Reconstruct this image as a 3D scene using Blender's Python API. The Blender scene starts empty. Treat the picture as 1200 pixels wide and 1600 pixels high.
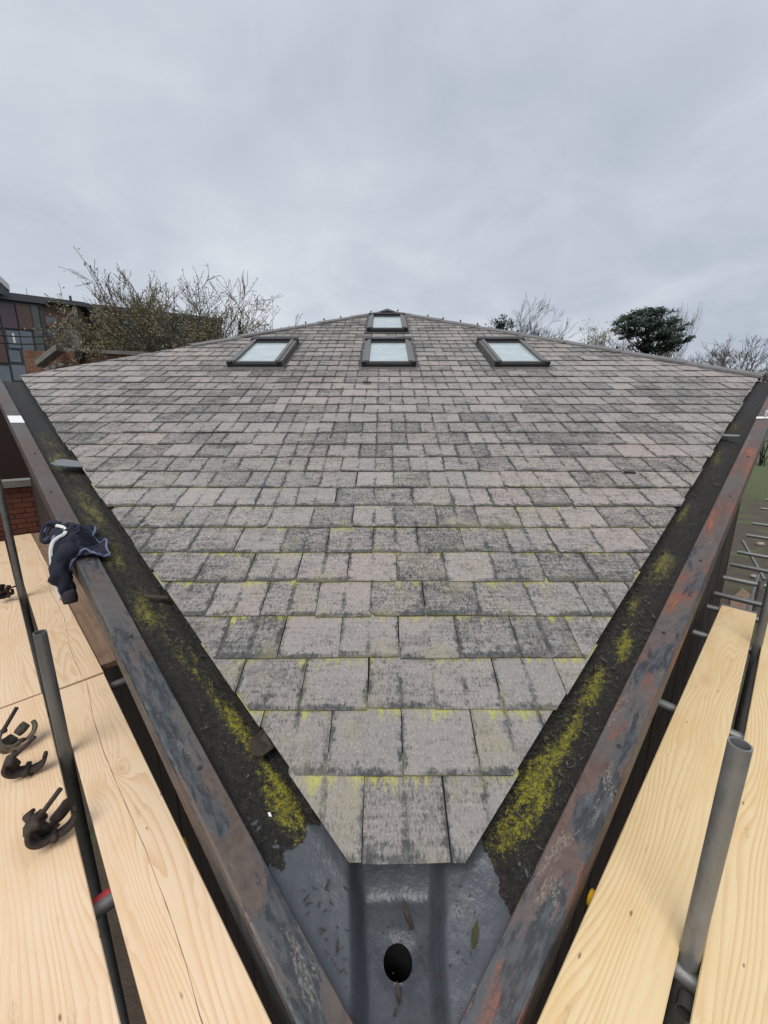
import bpy, math, random
import numpy as np
from mathutils import Vector, Matrix, noise as mn

random.seed(7)
SC = bpy.context.scene
COL = SC.collection
PI = math.pi

# ------------------------------------------------------------------ camera
CAMZ = 4.3
F = 595.0                       # focal length in photo pixels (1200 x 1600)
TH = math.radians(12.5)         # camera pitched down
cam = bpy.data.cameras.new('camera')
cam.sensor_fit = 'VERTICAL'; cam.sensor_height = 36.0; cam.sensor_width = 27.0
cam.lens = 36.0 * F / 1600.0
cam.clip_start = 0.05; cam.clip_end = 4000
camo = bpy.data.objects.new('camera', cam); COL.objects.link(camo)
camo.location = (0, 0, CAMZ); camo.rotation_euler = (PI / 2 - TH, 0, 0)
SC.camera = camo
SC.render.resolution_x = 768; SC.render.resolution_y = 1024

# ------------------------------------------------------------------ world, sun, exposure
SUN_EL, SUN_AZ = math.radians(58), math.radians(205)
W = bpy.data.worlds.new('World'); SC.world = W; W.use_nodes = True
nt = W.node_tree; nt.nodes.clear()
def wn(t, **k):
    n = nt.nodes.new(t)
    for a, b in k.items(): setattr(n, a, b)
    return n
def wl(a, b): nt.links.new(a, b)
out = wn('ShaderNodeOutputWorld'); bg = wn('ShaderNodeBackground'); wl(bg.outputs[0], out.inputs[0])
sky = wn('ShaderNodeTexSky', sky_type='NISHITA', sun_disc=False)
sky.sun_elevation = SUN_EL; sky.sun_rotation = SUN_AZ; sky.air_density = 1.0; sky.dust_density = 3.0
tc = wn('ShaderNodeTexCoord'); sep = wn('ShaderNodeSeparateXYZ'); wl(tc.outputs['Generated'], sep.inputs[0])
zz = wn('ShaderNodeMath', operation='ABSOLUTE'); wl(sep.outputs[2], zz.inputs[0])
za = wn('ShaderNodeMath', operation='ADD'); wl(zz.outputs[0], za.inputs[0]); za.inputs[1].default_value = 0.22
dx = wn('ShaderNodeMath', operation='DIVIDE'); wl(sep.outputs[0], dx.inputs[0]); wl(za.outputs[0], dx.inputs[1])
dy = wn('ShaderNodeMath', operation='DIVIDE'); wl(sep.outputs[1], dy.inputs[0]); wl(za.outputs[0], dy.inputs[1])
cmb = wn('ShaderNodeCombineXYZ'); wl(dx.outputs[0], cmb.inputs[0]); wl(dy.outputs[0], cmb.inputs[1]); cmb.inputs[2].default_value = 3.7
n1 = wn('ShaderNodeTexNoise'); n1.inputs['Scale'].default_value = 0.75; n1.inputs['Detail'].default_value = 5; n1.inputs['Roughness'].default_value = 0.5; n1.inputs['Distortion'].default_value = 0.35
n2 = wn('ShaderNodeTexNoise'); n2.inputs['Scale'].default_value = 2.2; n2.inputs['Detail'].default_value = 6; n2.inputs['Roughness'].default_value = 0.55; n2.inputs['Distortion'].default_value = 0.6
wl(cmb.outputs[0], n1.inputs['Vector']); wl(cmb.outputs[0], n2.inputs['Vector'])
mx = wn('ShaderNodeMix', data_type='FLOAT'); mx.inputs[0].default_value = 0.36; wl(n1.outputs[0], mx.inputs[2]); wl(n2.outputs[0], mx.inputs[3])
rp = wn('ShaderNodeValToRGB'); wl(mx.outputs[0], rp.inputs[0])
cr = rp.color_ramp; cr.elements[0].position = 0.36; cr.elements[0].color = (0.47, 0.525, 0.61, 1)
cr.elements[1].position = 0.64; cr.elements[1].color = (0.755, 0.79, 0.84, 1)
e_ = cr.elements.new(0.5); e_.color = (0.60, 0.65, 0.725, 1)
sk = wn('ShaderNodeVectorMath', operation='SCALE'); wl(sky.outputs[0], sk.inputs[0]); sk.inputs['Scale'].default_value = 0.10
mc = wn('ShaderNodeMix', data_type='RGBA'); mc.inputs[0].default_value = 0.94
wl(sk.outputs[0], mc.inputs[6]); wl(rp.outputs[0], mc.inputs[7]); wl(mc.outputs[2], bg.inputs[0])
EXPO = 0.70
bg.inputs[1].default_value = 1.0 / 2 ** EXPO

sl = bpy.data.lights.new('sun', 'SUN'); sl.energy = 1.5; sl.angle = math.radians(38); sl.color = (1.0, 0.965, 0.92)
so = bpy.data.objects.new('sun', sl); COL.objects.link(so)
sd = Vector((math.sin(SUN_AZ) * math.cos(SUN_EL), math.cos(SUN_AZ) * math.cos(SUN_EL), math.sin(SUN_EL)))
so.rotation_euler = sd.to_track_quat('Z', 'Y').to_euler(); so.location = sd * 60

vs = SC.view_settings
vs.view_transform = 'Standard'; vs.look = 'None'; vs.exposure = EXPO; vs.gamma = 1.0; vs.use_curve_mapping = False
SC.cycles.max_bounces = 6; SC.cycles.diffuse_bounces = 4; SC.cycles.glossy_bounces = 3
SC.cycles.transparent_max_bounces = 8; SC.cycles.use_denoising = True

# ------------------------------------------------------------------ surveying helpers (photo pixel -> place)
CT, ST = math.cos(TH), math.sin(TH)
CAM = Vector((0, 0, CAMZ))
def ray(u, v):
    x = (u - 600) / F; y = -(v - 800) / F
    return Vector((x, CT + y * ST, -ST + y * CT))
def lev(u, v, z):               # where the ray meets height z (absolute)
    r = ray(u, v); return CAM + r * ((z - CAMZ) / r.z)
def at(u, v, Y):                # where the ray meets the plane y = Y
    r = ray(u, v); return CAM + r * (Y / r.y)
def proj(p):
    q = p - CAM; d = q.y * CT - q.z * ST
    if d < 0.02: return None
    return 600 + F * q.x / d, 800 - F * (q.y * ST + q.z * CT) / d

# ------------------------------------------------------------------ mesh helpers
class MB:
    def __init__(s): s.v = []; s.f = []; s.uv = []; s.mi = []
    def face(s, pts, uv=None, m=0):
        b = len(s.v); s.v += [tuple(p) for p in pts]; s.f.append(tuple(range(b, b + len(pts)))); s.uv.append(uv); s.mi.append(m)
    def idx(s, pts, faces, uvs=None, m=0):
        b = len(s.v); s.v += [tuple(p) for p in pts]
        for k, f in enumerate(faces):
            s.f.append(tuple(b + i for i in f)); s.uv.append(uvs[k] if uvs else None); s.mi.append(m)
    def box(s, c, x, y, z, bev=0.0, m=0):     # c centre, x y z half-vectors
        c = Vector(c); x = Vector(x); y = Vector(y); z = Vector(z)
        if not bev:
            P = [c + a * x + b * y + d * z for d in (-1, 1) for b in (-1, 1) for a in (-1, 1)]
            s.idx(P, [(0, 2, 3, 1), (4, 5, 7, 6), (0, 1, 5, 4), (2, 6, 7, 3), (0, 4, 6, 2), (1, 3, 7, 5)], m=m)
        else:                                  # chamfered along the long x edges
            lx, ly, lz = x.length, y.length, z.length
            by, bz = bev / ly, bev / lz
            prof = [(-1, -1 + bz), (-1 + by, -1), (1 - by, -1), (1, -1 + bz), (1, 1 - bz), (1 - by, 1), (-1 + by, 1), (-1, 1 - bz)]
            per = [0]
            for i in range(8):
                a = prof[i]; b = prof[(i + 1) % 8]
                per.append(per[-1] + math.hypot((a[0] - b[0]) * ly, (a[1] - b[1]) * lz))
            P = [c - x + a * y + b * z for a, b in prof] + [c + x + a * y + b * z for a, b in prof]
            fs = []; uvs = []
            for i in range(8):
                j = (i + 1) % 8; fs.append((i, j, 8 + j, 8 + i))
                uvs.append([(0, per[i]), (0, per[i + 1]), (2 * lx, per[i + 1]), (2 * lx, per[i])])
            fs.append(tuple(reversed(range(8)))); uvs.append([(0, prof[i][0] * ly) for i in reversed(range(8))])
            fs.append(tuple(range(8, 16))); uvs.append([(2 * lx, prof[i][0] * ly) for i in range(8)])
            s.idx(P, fs, uvs, m=m)
    def tube(s, pts, rad, seg=8, cap=True, m=0):
        pts = [Vector(p) for p in pts]; n = len(pts)
        if not hasattr(rad, '__len__'): rad = [rad] * n
        rings = []; up = None
        for i in range(n):
            d = (pts[min(i + 1, n - 1)] - pts[max(i - 1, 0)])
            if d.length < 1e-9: d = Vector((0, 0, 1))
            d.normalize()
            if up is None:
                up = d.orthogonal().normalized()
            else:
                up = up - d * up.dot(d)
                up = up.normalized() if up.length > 1e-6 else d.orthogonal().normalized()
            w = d.cross(up)
            rings.append([pts[i] + rad[i] * (math.cos(2 * PI * k / seg) * up + math.sin(2 * PI * k / seg) * w) for k in range(seg)])
        P = [p for r in rings for p in r]; fs = []
        for i in range(n - 1):
            for k in range(seg):
                k2 = (k + 1) % seg
                fs.append((i * seg + k, i * seg + k2, (i + 1) * seg + k2, (i + 1) * seg + k))
        if cap:
            fs.append(tuple(reversed(range(seg)))); fs.append(tuple(range((n - 1) * seg, n * seg)))
        s.idx(P, fs, m=m)
    def mesh(s, name, mat, smooth=False):
        me = bpy.data.meshes.new(name); me.from_pydata(s.v, [], s.f)
        if any(u is not None for u in s.uv):
            l = me.uv_layers.new(name='UVMap'); a = []
            for f, u in zip(s.f, s.uv):
                for k in range(len(f)): a += list(u[k]) if u is not None else [0.0, 0.0]
            l.data.foreach_set('uv', a)
        for m_ in (mat if isinstance(mat, (list, tuple)) else [mat]): me.materials.append(m_)
        if any(s.mi): me.polygons.foreach_set('material_index', s.mi)
        if smooth: me.polygons.foreach_set('use_smooth', [True] * len(me.polygons))
        me.update(); return me
    def build(s, name, mat, parent=None, smooth=False):
        return link(name, s.mesh(name, mat, smooth), parent)
def link(name, me, parent=None, mw=None):
    o = bpy.data.objects.new(name, me); COL.objects.link(o)
    if mw is not None: o.matrix_basis = mw
    if parent is not None:
        o.parent = parent; o.matrix_parent_inverse = ROOTINV.get(parent.name, Matrix.Identity(4))
    return o
ROOTINV = {}
def thing(name, label, cat, loc=(0, 0, 0), group=None):
    o = bpy.data.objects.new(name, None); COL.objects.link(o); o.location = loc
    o.empty_display_size = 0.2
    ROOTINV[o.name] = Matrix.Translation(-Vector(loc))
    return tag(o, label, cat, group)
def tag(o, label, cat, group=None, kind=None):
    o['label'] = label; o['category'] = cat
    if group: o['group'] = group
    if kind: o['kind'] = kind
    return o

# ------------------------------------------------------------------ material helpers
class NM:
    def __init__(s, name):
        s.m = bpy.data.materials.new(name); s.m.use_nodes = True; s.t = s.m.node_tree; s.t.nodes.clear()
        s.o = s.t.nodes.new('ShaderNodeOutputMaterial'); s.p = s.t.nodes.new('ShaderNodeBsdfPrincipled')
        s.t.links.new(s.p.outputs[0], s.o.inputs[0])
    def new(s, t, **k):
        n = s.t.nodes.new(t)
        for a, b in k.items(): setattr(n, a, b)
        return n
    def put(s, sock, val):
        if hasattr(val, 'is_output'): s.t.links.new(val, sock)
        elif isinstance(val, (tuple, list)) and len(val) == 3 and sock.type == 'RGBA': sock.default_value = (*val, 1)
        else: sock.default_value = val
    def math(s, op, a, b=0.0, c=None, clamp=False):
        n = s.new('ShaderNodeMath', operation=op, use_clamp=clamp); s.put(n.inputs[0], a); s.put(n.inputs[1], b)
        if c is not None: s.put(n.inputs[2], c)
        return n.outputs[0]
    def noise(s, vec, scale, detail=3, rough=0.55, dist=0.0, col=False):
        n = s.new('ShaderNodeTexNoise'); s.put(n.inputs['Vector'], vec); s.put(n.inputs['Scale'], scale)
        n.inputs['Detail'].default_value = detail; n.inputs['Roughness'].default_value = rough; n.inputs['Distortion'].default_value = dist
        return n.outputs[1 if col else 0]
    def vor(s, vec, scale, feature='F1', out=0, rnd=1.0):
        n = s.new('ShaderNodeTexVoronoi', feature=feature); s.put(n.inputs['Vector'], vec); s.put(n.inputs['Scale'], scale)
        n.inputs['Randomness'].default_value = rnd
        return n.outputs[out]
    def mapv(s, vec, scale=(1, 1, 1), loc=(0, 0, 0), rot=(0, 0, 0)):
        n = s.new('ShaderNodeMapping'); s.put(n.inputs[0], vec); s.put(n.inputs[1], loc); n.inputs[2].default_value = rot; n.inputs[3].default_value = scale
        return n.outputs[0]
    def ss(s, x, a, b, o0=0.0, o1=1.0):      # smoothstep
        n = s.new('ShaderNodeMapRange', interpolation_type='SMOOTHSTEP')
        s.put(n.inputs[0], x); s.put(n.inputs[1], a); s.put(n.inputs[2], b); s.put(n.inputs[3], o0); s.put(n.inputs[4], o1)
        return n.outputs[0]
    def mix(s, f, a, b, mode='MIX'):
        n = s.new('ShaderNodeMix', data_type='RGBA', blend_type=mode); s.put(n.inputs[0], f); s.put(n.inputs[6], a); s.put(n.inputs[7], b)
        return n.outputs[2]
    def uv(s): return s.new('ShaderNodeUVMap').outputs[0]
    def pos(s): return s.new('ShaderNodeNewGeometry').outputs['Position']
    def obj(s): return s.new('ShaderNodeTexCoord').outputs['Object']
    def xyz(s, v):
        n = s.new('ShaderNodeSeparateXYZ'); s.put(n.inputs[0], v); return n.outputs
    def comb(s, x, y, z=0.0):
        n = s.new('ShaderNodeCombineXYZ'); s.put(n.inputs[0], x); s.put(n.inputs[1], y); s.put(n.inputs[2], z); return n.outputs[0]
    def vadd(s, a, b):
        n = s.new('ShaderNodeVectorMath', operation='ADD'); s.put(n.inputs[0], a); s.put(n.inputs[1], b); return n.outputs[0]
    def rnd(s): return s.new('ShaderNodeObjectInfo').outputs['Random']
    def isl(s): return s.new('ShaderNodeNewGeometry').outputs['Random Per Island']
    def attr(s, nme, out='Fac'):
        n = s.new('ShaderNodeAttribute'); n.attribute_name = nme; return n.outputs[out]
    def bump(s, h, strength=0.4, dist=0.005):
        n = s.new('ShaderNodeBump'); s.put(n.inputs['Height'], h); n.inputs['Strength'].default_value = strength; n.inputs['Distance'].default_value = dist
        s.t.links.new(n.outputs[0], s.p.inputs['Normal'])
    def fin(s, col, rough=0.8, metal=0.0, spec=None):
        s.put(s.p.inputs['Base Color'], col); s.put(s.p.inputs['Roughness'], rough); s.put(s.p.inputs['Metallic'], metal)
        if spec is not None: s.p.inputs['Specular IOR Level'].default_value = spec
        return s.m
def plain(name, col, rough=0.7, metal=0.0, var=0.25, scale=8.0, bump=0.0):
    n = NM(name); p = n.pos(); f = n.noise(p, scale, 4, 0.6)
    c2 = tuple(c * (1 - var) for c in col); c1 = tuple(min(1, c * (1 + var)) for c in col)
    if bump: n.bump(f, bump, 0.01)
    return n.fin(n.mix(f, c2, c1), rough, metal)

def m_slate():
    n = NM('weathered_slate'); uv = n.xyz(n.uv()); U, V_ = uv[0], uv[1]
    r = n.math('FRACT', n.math('ADD', n.rnd(), n.isl())); r2 = n.math('FRACT', n.math('MULTIPLY', r, 17.31)); r3 = n.math('FRACT', n.math('MULTIPLY', r, 53.7))
    P = n.pos(); off = n.comb(n.math('MULTIPLY', r, 71.0), n.math('MULTIPLY', r2, 37.0), 0.0); Q = n.vadd(P, off)
    fine = n.noise(n.mapv(Q, (1, .42, .42)), 125, 3, 0.72)
    mid = n.noise(n.mapv(Q, (1, .55, .55)), 52, 3, 0.65)
    med = n.noise(n.mapv(Q, (0.6, 1.5, 1.5)), 26, 4, 0.65)
    big = n.noise(n.mapv(Q, (0.7, 1.3, 1.3)), 6.5, 3, 0.6, 0.5)
    wide = n.noise(n.mapv(P, (0.6, 1, 1)), 0.55, 2, 0.5)
    strk = n.noise(n.mapv(Q, (0.12, 1.6, 1.6)), 42, 3, 0.6)
    light = n.mix(r2, (0.318, 0.290, 0.271), (0.255, 0.242, 0.233))
    light = n.mix(n.ss(n.noise(P, 0.8, 2), 0.42, 0.68), light, (0.330, 0.285, 0.262))
    light = n.mix(n.ss(n.noise(n.mapv(Q, (1, .6, .6)), 150, 2, .6), 0.54, 0.66, 0, .85), light, (0.475, 0.445, 0.42))
    light = n.mix(n.ss(n.xyz(P)[1], 3.0, 1.0, 0, .55), light, (0.218, 0.199, 0.184))
    eu = n.math('MINIMUM', U, n.math('SUBTRACT', 1.0, U))
    wob = n.math('MULTIPLY', n.math('SUBTRACT', n.noise(Q, 24, 4, .65), 0.5), 0.20)
    ed = n.ss(n.math('ADD', eu, wob), 0.0, 0.085, 1, 0)
    et = n.ss(n.math('ADD', V_, n.math('MULTIPLY', wob, 1.5)), 0.03, 0.17, 1, 0)
    ghost = n.math('MULTIPLY', n.ss(n.math('ABSOLUTE', n.math('ADD', n.math('SUBTRACT', U, 0.5), n.math('MULTIPLY', wob, .4))), 0.07, 0.01), n.ss(n.noise(Q, 4.0), .44, .62))
    edge = n.math('MAXIMUM', n.math('MULTIPLY', ed, n.ss(n.noise(Q, 5.0), .38, .58)), n.math('MULTIPLY', et, n.ss(n.noise(n.mapv(Q, (.6, 1, 1)), 6.3), .34, .56)))
    edge = n.math('MAXIMUM', edge, n.math('MULTIPLY', ghost, .7))
    D = n.math('MULTIPLY', n.math('SUBTRACT', big, 0.5), -0.95)
    D = n.math('ADD', D, n.math('MULTIPLY', n.math('SUBTRACT', med, 0.5), -0.75))
    D = n.math('ADD', D, n.math('MULTIPLY', n.math('SUBTRACT', strk, 0.5), -1.05))
    D = n.math('ADD', D, n.math('MULTIPLY', n.math('SUBTRACT', r3, 0.5), 0.48))
    D = n.math('ADD', D, n.math('MULTIPLY', n.math('SUBTRACT', wide, 0.5), -0.9))
    D = n.math('SUBTRACT', D, n.math('MULTIPLY', edge, 0.92))
    tex = n.math('ADD', n.math('MULTIPLY', n.math('SUBTRACT', fine, .5), 2.4), n.math('MULTIPLY', n.math('SUBTRACT', mid, .5), 0.9))
    cov = n.ss(n.math('ADD', n.math('ADD', D, tex), 0.22), -0.50, 0.58)
    dark = n.mix(n.ss(mid, .4, .6), (0.058, 0.060, 0.061), (0.104, 0.102, 0.100))
    c = n.mix(cov, dark, light)
    pits = n.ss(n.noise(Q, 95, 2, 0.6), 0.63, 0.70)
    c = n.mix(n.math('MULTIPLY', pits, 0.45), c, (0.085, 0.070, 0.070))
    stain = n.math('MULTIPLY', n.ss(n.noise(Q, 3.2, 3, .6), .60, .70), .35); c = n.mix(stain, c, (0.12, 0.10, 0.105))
    # yellow lichen: below the lap and on the tails, mostly in the lower courses
    py = n.xyz(P)[1]; low = n.ss(py, 4.6, 1.2); sx = n.noise(n.mapv(Q, (1, 0.12, 0.12)), 26, 3, 0.65); sx2 = n.noise(Q, 3.6, 2)
    ly = n.math('ADD', V_, n.math('MULTIPLY', n.math('SUBTRACT', sx, 0.5), 1.0))
    lm = n.ss(ly, n.math('SUBTRACT', 1.04, n.math('MULTIPLY', low, 0.20)), 1.12)
    lm = n.math('MULTIPLY', lm, n.ss(sx2, 0.40, 0.56)); lm = n.math('MULTIPLY', lm, n.math('ADD', 0.10, n.math('MULTIPLY', low, 0.90)))
    lm = n.math('MULTIPLY', lm, n.ss(fine, .36, .54, .25, 1))
    haze = n.math('MULTIPLY', n.math('MULTIPLY', n.ss(n.noise(Q, 4.5, 2), 0.52, 0.72), low), 0.32)
    c = n.mix(haze, c, (0.30, 0.275, 0.14)); c = n.mix(n.math('MULTIPLY', lm, 0.85), c, (0.43, 0.42, 0.075))
    tail = n.math('MULTIPLY', n.ss(V_, 0.002, 0.0), n.math('ADD', 0.10, n.math('MULTIPLY', n.ss(n.noise(Q, 9), .38, .56), n.math('MULTIPLY', low, 0.9))))
    c = n.mix(tail, c, (0.27, 0.27, 0.05))
    n.bump(n.math('ADD', n.math('MULTIPLY', cov, .5), n.math('ADD', fine, n.math('MULTIPLY', mid, 0.6))), 0.5, 0.003)
    return n.fin(c, 0.9, 0, 0.25)

def m_pine(name, tint, seed):
    n = NM(name); uv = n.xyz(n.uv()); r = n.math('ADD', n.math('MULTIPLY', n.rnd(), 40.0), seed)
    u = n.math('ADD', uv[0], r); v = uv[1]
    # knots
    kv = n.comb(n.math('MULTIPLY', u, 2.9), n.math('MULTIPLY', v, 6.5), seed)
    kn = n.new('ShaderNodeTexVoronoi', feature='F1'); n.put(kn.inputs['Vector'], kv); kn.inputs['Scale'].default_value = 1.0
    kd = kn.outputs['Distance']; kc = n.xyz(kn.outputs['Color'])
    has = n.ss(kc[0], 0.34, 0.40); ksz = n.math('ADD', 0.030, n.math('MULTIPLY', kc[1], 0.075))
    bulge = n.math('MULTIPLY', n.math('EXPONENT', n.math('MULTIPLY', kd, -6.5)), n.math('MULTIPLY', has, 3.2))
    gv = n.comb(n.math('MULTIPLY', u, 0.55), n.math('MULTIPLY', v, 4.5), seed)
    low = n.noise(gv, 1.0, 2, 0.45); fi = n.noise(n.comb(n.math('MULTIPLY', u, 1.6), n.math('MULTIPLY', v, 60.0), seed), 1.0, 2, 0.5)
    ph = n.math('ADD', n.math('MULTIPLY', v, 52.0), n.math('ADD', n.math('MULTIPLY', low, 19.0), n.math('MULTIPLY', bulge, 1.5))); ph = n.math('ADD', ph, n.math('MULTIPLY', fi, 0.5))
    fr = n.math('FRACT', ph); line = n.ss(fr, 0.35, 0.97); line = n.math('MULTIPLY', line, n.ss(fr, 1.0, 0.96))
    str_ = n.ss(n.noise(n.comb(n.math('MULTIPLY', u, .8), n.math('MULTIPLY', v, 6.0), seed + 5), 1.0, 2), 0.3, 0.65, 0.25, 1.0)
    light = tuple(tint); dark = (tint[0] * 0.84, tint[1] * 0.70, tint[2] * 0.54)
    c = n.mix(n.math('MULTIPLY', n.math('MULTIPLY', line, str_), 0.72), light, dark)
    blot = n.noise(n.comb(n.math('MULTIPLY', u, 2.2), n.math('MULTIPLY', v, 6.0), seed + 9), 1.0, 4, 0.6)
    c = n.mix(n.ss(blot, .40, .75, 0, .55), c, (tint[0] * 0.90, tint[1] * 0.77, tint[2] * 0.60))
    c = n.mix(n.math('MULTIPLY', n.ss(fi, .5, .8), 0.20), c, (tint[0] * .72, tint[1] * .55, tint[2] * .4))
    km = n.math('MULTIPLY', n.ss(kd, ksz, n.math('MULTIPLY', ksz, 0.45)), has)
    halo = n.math('MULTIPLY', n.ss(kd, n.math('MULTIPLY', ksz, 3.5), ksz), has)
    c = n.mix(n.math('MULTIPLY', halo, 0.32), c, (0.50, 0.29, 0.13)); c = n.mix(n.math('MULTIPLY', km, 0.85), c, (0.22, 0.115, 0.055))
    # nail marks and scuffs
    nv = n.comb(n.math('MULTIPLY', u, 9.0), n.math('MULTIPLY', v, 26.0), seed + 3)
    nn = n.new('ShaderNodeTexVoronoi', feature='F1'); n.put(nn.inputs['Vector'], nv); nn.inputs['Scale'].default_value = 1.0
    nk = n.math('MULTIPLY', n.ss(nn.outputs['Distance'], n.math('ADD', n.math('MULTIPLY', n.xyz(nn.outputs['Color'])[1], .10), .05), 0.035), n.ss(n.xyz(nn.outputs['Color'])[0], 0.72, 0.74))
    c = n.mix(n.math('MULTIPLY', nk, 0.8), c, (0.13, 0.075, 0.04))
    scf = n.ss(n.noise(n.comb(n.math('MULTIPLY', u, 5.0), n.math('MULTIPLY', v, 22.0), seed), 1.0, 4, 0.7), 0.63, 0.74)
    c = n.mix(n.math('MULTIPLY', scf, 0.40), c, (0.36, 0.25, 0.15))
    n.bump(n.math('ADD', line, n.math('MULTIPLY', fi, 0.4)), 0.25, 0.0015)
    return n.fin(c, 0.62, 0, 0.3)

def m_steel(name, blue, red, tint):
    n = NM(name); uv = n.xyz(n.uv()); u, v = uv[0], uv[1]
    S = n.comb(n.math('MULTIPLY', u, 0.26), v, red * 3); I = n.comb(u, v, blue)
    a = n.noise(S, 9.0, 6, 0.66, 0.6); b = n.noise(n.vadd(S, (3.3, 1.7, 2.0)), 9.0, 6, 0.70, 0.4); c_ = n.noise(I, 26, 4, 0.65); f = n.noise(n.comb(n.math('MULTIPLY', u, .5), v, 1.0), 130, 3, 0.7)
    S2 = n.vadd(S, (7.7, 3.1, 5.0)); b2 = n.noise(S2, 11.0, 6, 0.72, 0.5); lg = n.noise(I, 1.7, 3, .5)
    base = n.mix(n.ss(c_, .3, .7), tint, tuple(x * 1.55 for x in tint))
    base = n.mix(n.ss(lg, .42, .62, 0, .8), base, n.mix(c_, (0.058, 0.056, 0.056), (0.115, 0.108, 0.10)))
    rd = n.ss(n.math('ADD', b, n.math('MULTIPLY', n.math('SUBTRACT', f, .5), .16)), red, red + .09)
    base = n.mix(n.math('MULTIPLY', rd, .85), base, n.mix(n.ss(f, .35, .62), (0.105, 0.032, 0.022), (0.205, 0.080, 0.050)))
    base = n.mix(n.math('MULTIPLY', n.ss(b, red + .10, red + .17), n.ss(f, .4, .55, .3, 1)), base, (0.30, 0.095, 0.035))
    bl = n.ss(n.math('ADD', a, n.math('MULTIPLY', n.math('SUBTRACT', f, .5), .16)), blue, blue + .05); bl = n.math('MULTIPLY', bl, n.ss(u, 3.6, 2.2, 0.12, 1.0))
    base = n.mix(n.math('MULTIPLY', bl, .92), base, n.mix(n.ss(n.noise(S2, 40, 3, .65), .42, .60), (0.018, 0.024, 0.031), (0.060, 0.069, 0.077)))
    pal = n.math('MULTIPLY', n.ss(b2, .58, .64), n.ss(f, .45, .6)); base = n.mix(n.math('MULTIPLY', pal, .55), base, (0.27, 0.235, 0.19))
    base = n.mix(n.ss(f, .64, .74, 0, .7), base, (0.045, 0.037, 0.034))
    n.bump(n.math('ADD', n.math('MULTIPLY', bl, .6), n.math('ADD', n.math('MULTIPLY', c_, .5), n.math('MULTIPLY', f, .3))), 0.35, 0.003)
    return n.fin(base, n.ss(c_, .3, .7, .42, .68), 0, 0.45)

def m_gutter():
    n = NM('mossy_gutter_felt'); P = n.pos(); moss = n.attr('moss'); far = n.attr('far')
    f = n.noise(P, 170, 4, 0.75); g = n.noise(P, 45, 4, 0.7); h = n.noise(P, 9, 3)
    c = n.mix(n.ss(g, .36, .66), (0.007, 0.0065, 0.006), (0.026, 0.022, 0.018))
    c = n.mix(n.math('MULTIPLY', n.ss(f, .56, .66), n.ss(h, .36, .60, .12, .9)), c, (0.145, 0.125, 0.098))
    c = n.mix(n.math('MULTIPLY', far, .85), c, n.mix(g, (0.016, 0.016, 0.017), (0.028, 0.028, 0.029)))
    mm = n.ss(n.math('ADD', moss, n.math('ADD', n.math('MULTIPLY', n.math('SUBTRACT', f, .5), 1.5), n.math('MULTIPLY', n.math('SUBTRACT', g, .5), 1.3))), 0.26, 0.95)
    mc = n.mix(n.ss(g, .35, .65), (0.115, 0.110, 0.018), (0.33, 0.30, 0.022)); mc = n.mix(n.ss(f, .58, .38, 0, .9), mc, (0.030, 0.027, 0.010))
    dull = n.attr('dull'); mc = n.mix(n.math('MULTIPLY', dull, .70), mc, (0.12, 0.105, 0.04))
    c = n.mix(n.math('MULTIPLY', mm, .93), c, mc)
    n.bump(n.math('ADD', f, g), 0.9, 0.006)
    return n.fin(c, n.ss(g, .3, .7, .45, .9), 0, 0.35)

def m_paint():
    n = NM('grey_rubber_paint'); P = n.pos(); g = n.noise(P, 7, 4, .6); f = n.noise(P, 60, 4, .7); sp = n.noise(P, 28, 5, .75)
    c = n.mix(g, (0.052, 0.058, 0.068), (0.082, 0.090, 0.103)); c = n.mix(n.ss(f, .6, .75, 0, .4), c, (0.11, 0.12, 0.135))
    c = n.mix(n.ss(n.noise(P, 3.5, 5, .7), .52, .66, 0, .55), c, (0.030, 0.031, 0.033))
    c = n.mix(n.ss(sp, .66, .70, 0, .9), c, (0.012, 0.011, 0.010))
    n.bump(n.math('ADD', n.noise(n.mapv(P, (1, .5, 1)), 22, 4, .6), n.math('MULTIPLY', f, .25)), 0.55, 0.012)
    return n.fin(c, n.ss(g, .3, .7, .30, .46), 0, 0.5)

def m_brick(name, cx, cy, a, b, mortar, scale=1.0):      # far brickwork: courses by world height
    n = NM(name); P = n.xyz(n.pos()); hx = n.math('ADD', n.math('MULTIPLY', P[0], cx), n.math('MULTIPLY', P[1], cy))
    t = n.new('ShaderNodeTexBrick'); n.put(t.inputs['Vector'], n.comb(hx, P[2], 0)); t.inputs['Scale'].default_value = 1.0 / scale
    t.inputs['Brick Width'].default_value = .225; t.inputs['Row Height'].default_value = .075; t.inputs['Mortar Size'].default_value = .011
    n.put(t.inputs['Color1'], a); n.put(t.inputs['Color2'], b); n.put(t.inputs['Mortar'], mortar)
    f = n.noise(n.pos(), 1.7, 4, .65); c = n.mix(n.ss(f, .4, .7, 0, .7), t.outputs[0], tuple(x * .45 for x in a))
    return n.fin(c, .9)

def m_wood_old(name, a, b):
    n = NM(name); uv = n.xyz(n.uv()); S = n.comb(n.math('MULTIPLY', uv[0], .9), n.math('MULTIPLY', uv[1], 26), n.math('MULTIPLY', n.rnd(), 30))
    g = n.noise(S, 1.6, 4, .65); k = n.noise(n.pos(), 5, 4, .6)
    c = n.mix(n.ss(g, .3, .7), a, b); c = n.mix(n.ss(k, .5, .75, 0, .6), c, tuple(x * .5 for x in a)); n.bump(g, .4, .003)
    return n.fin(c, .85)

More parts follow.
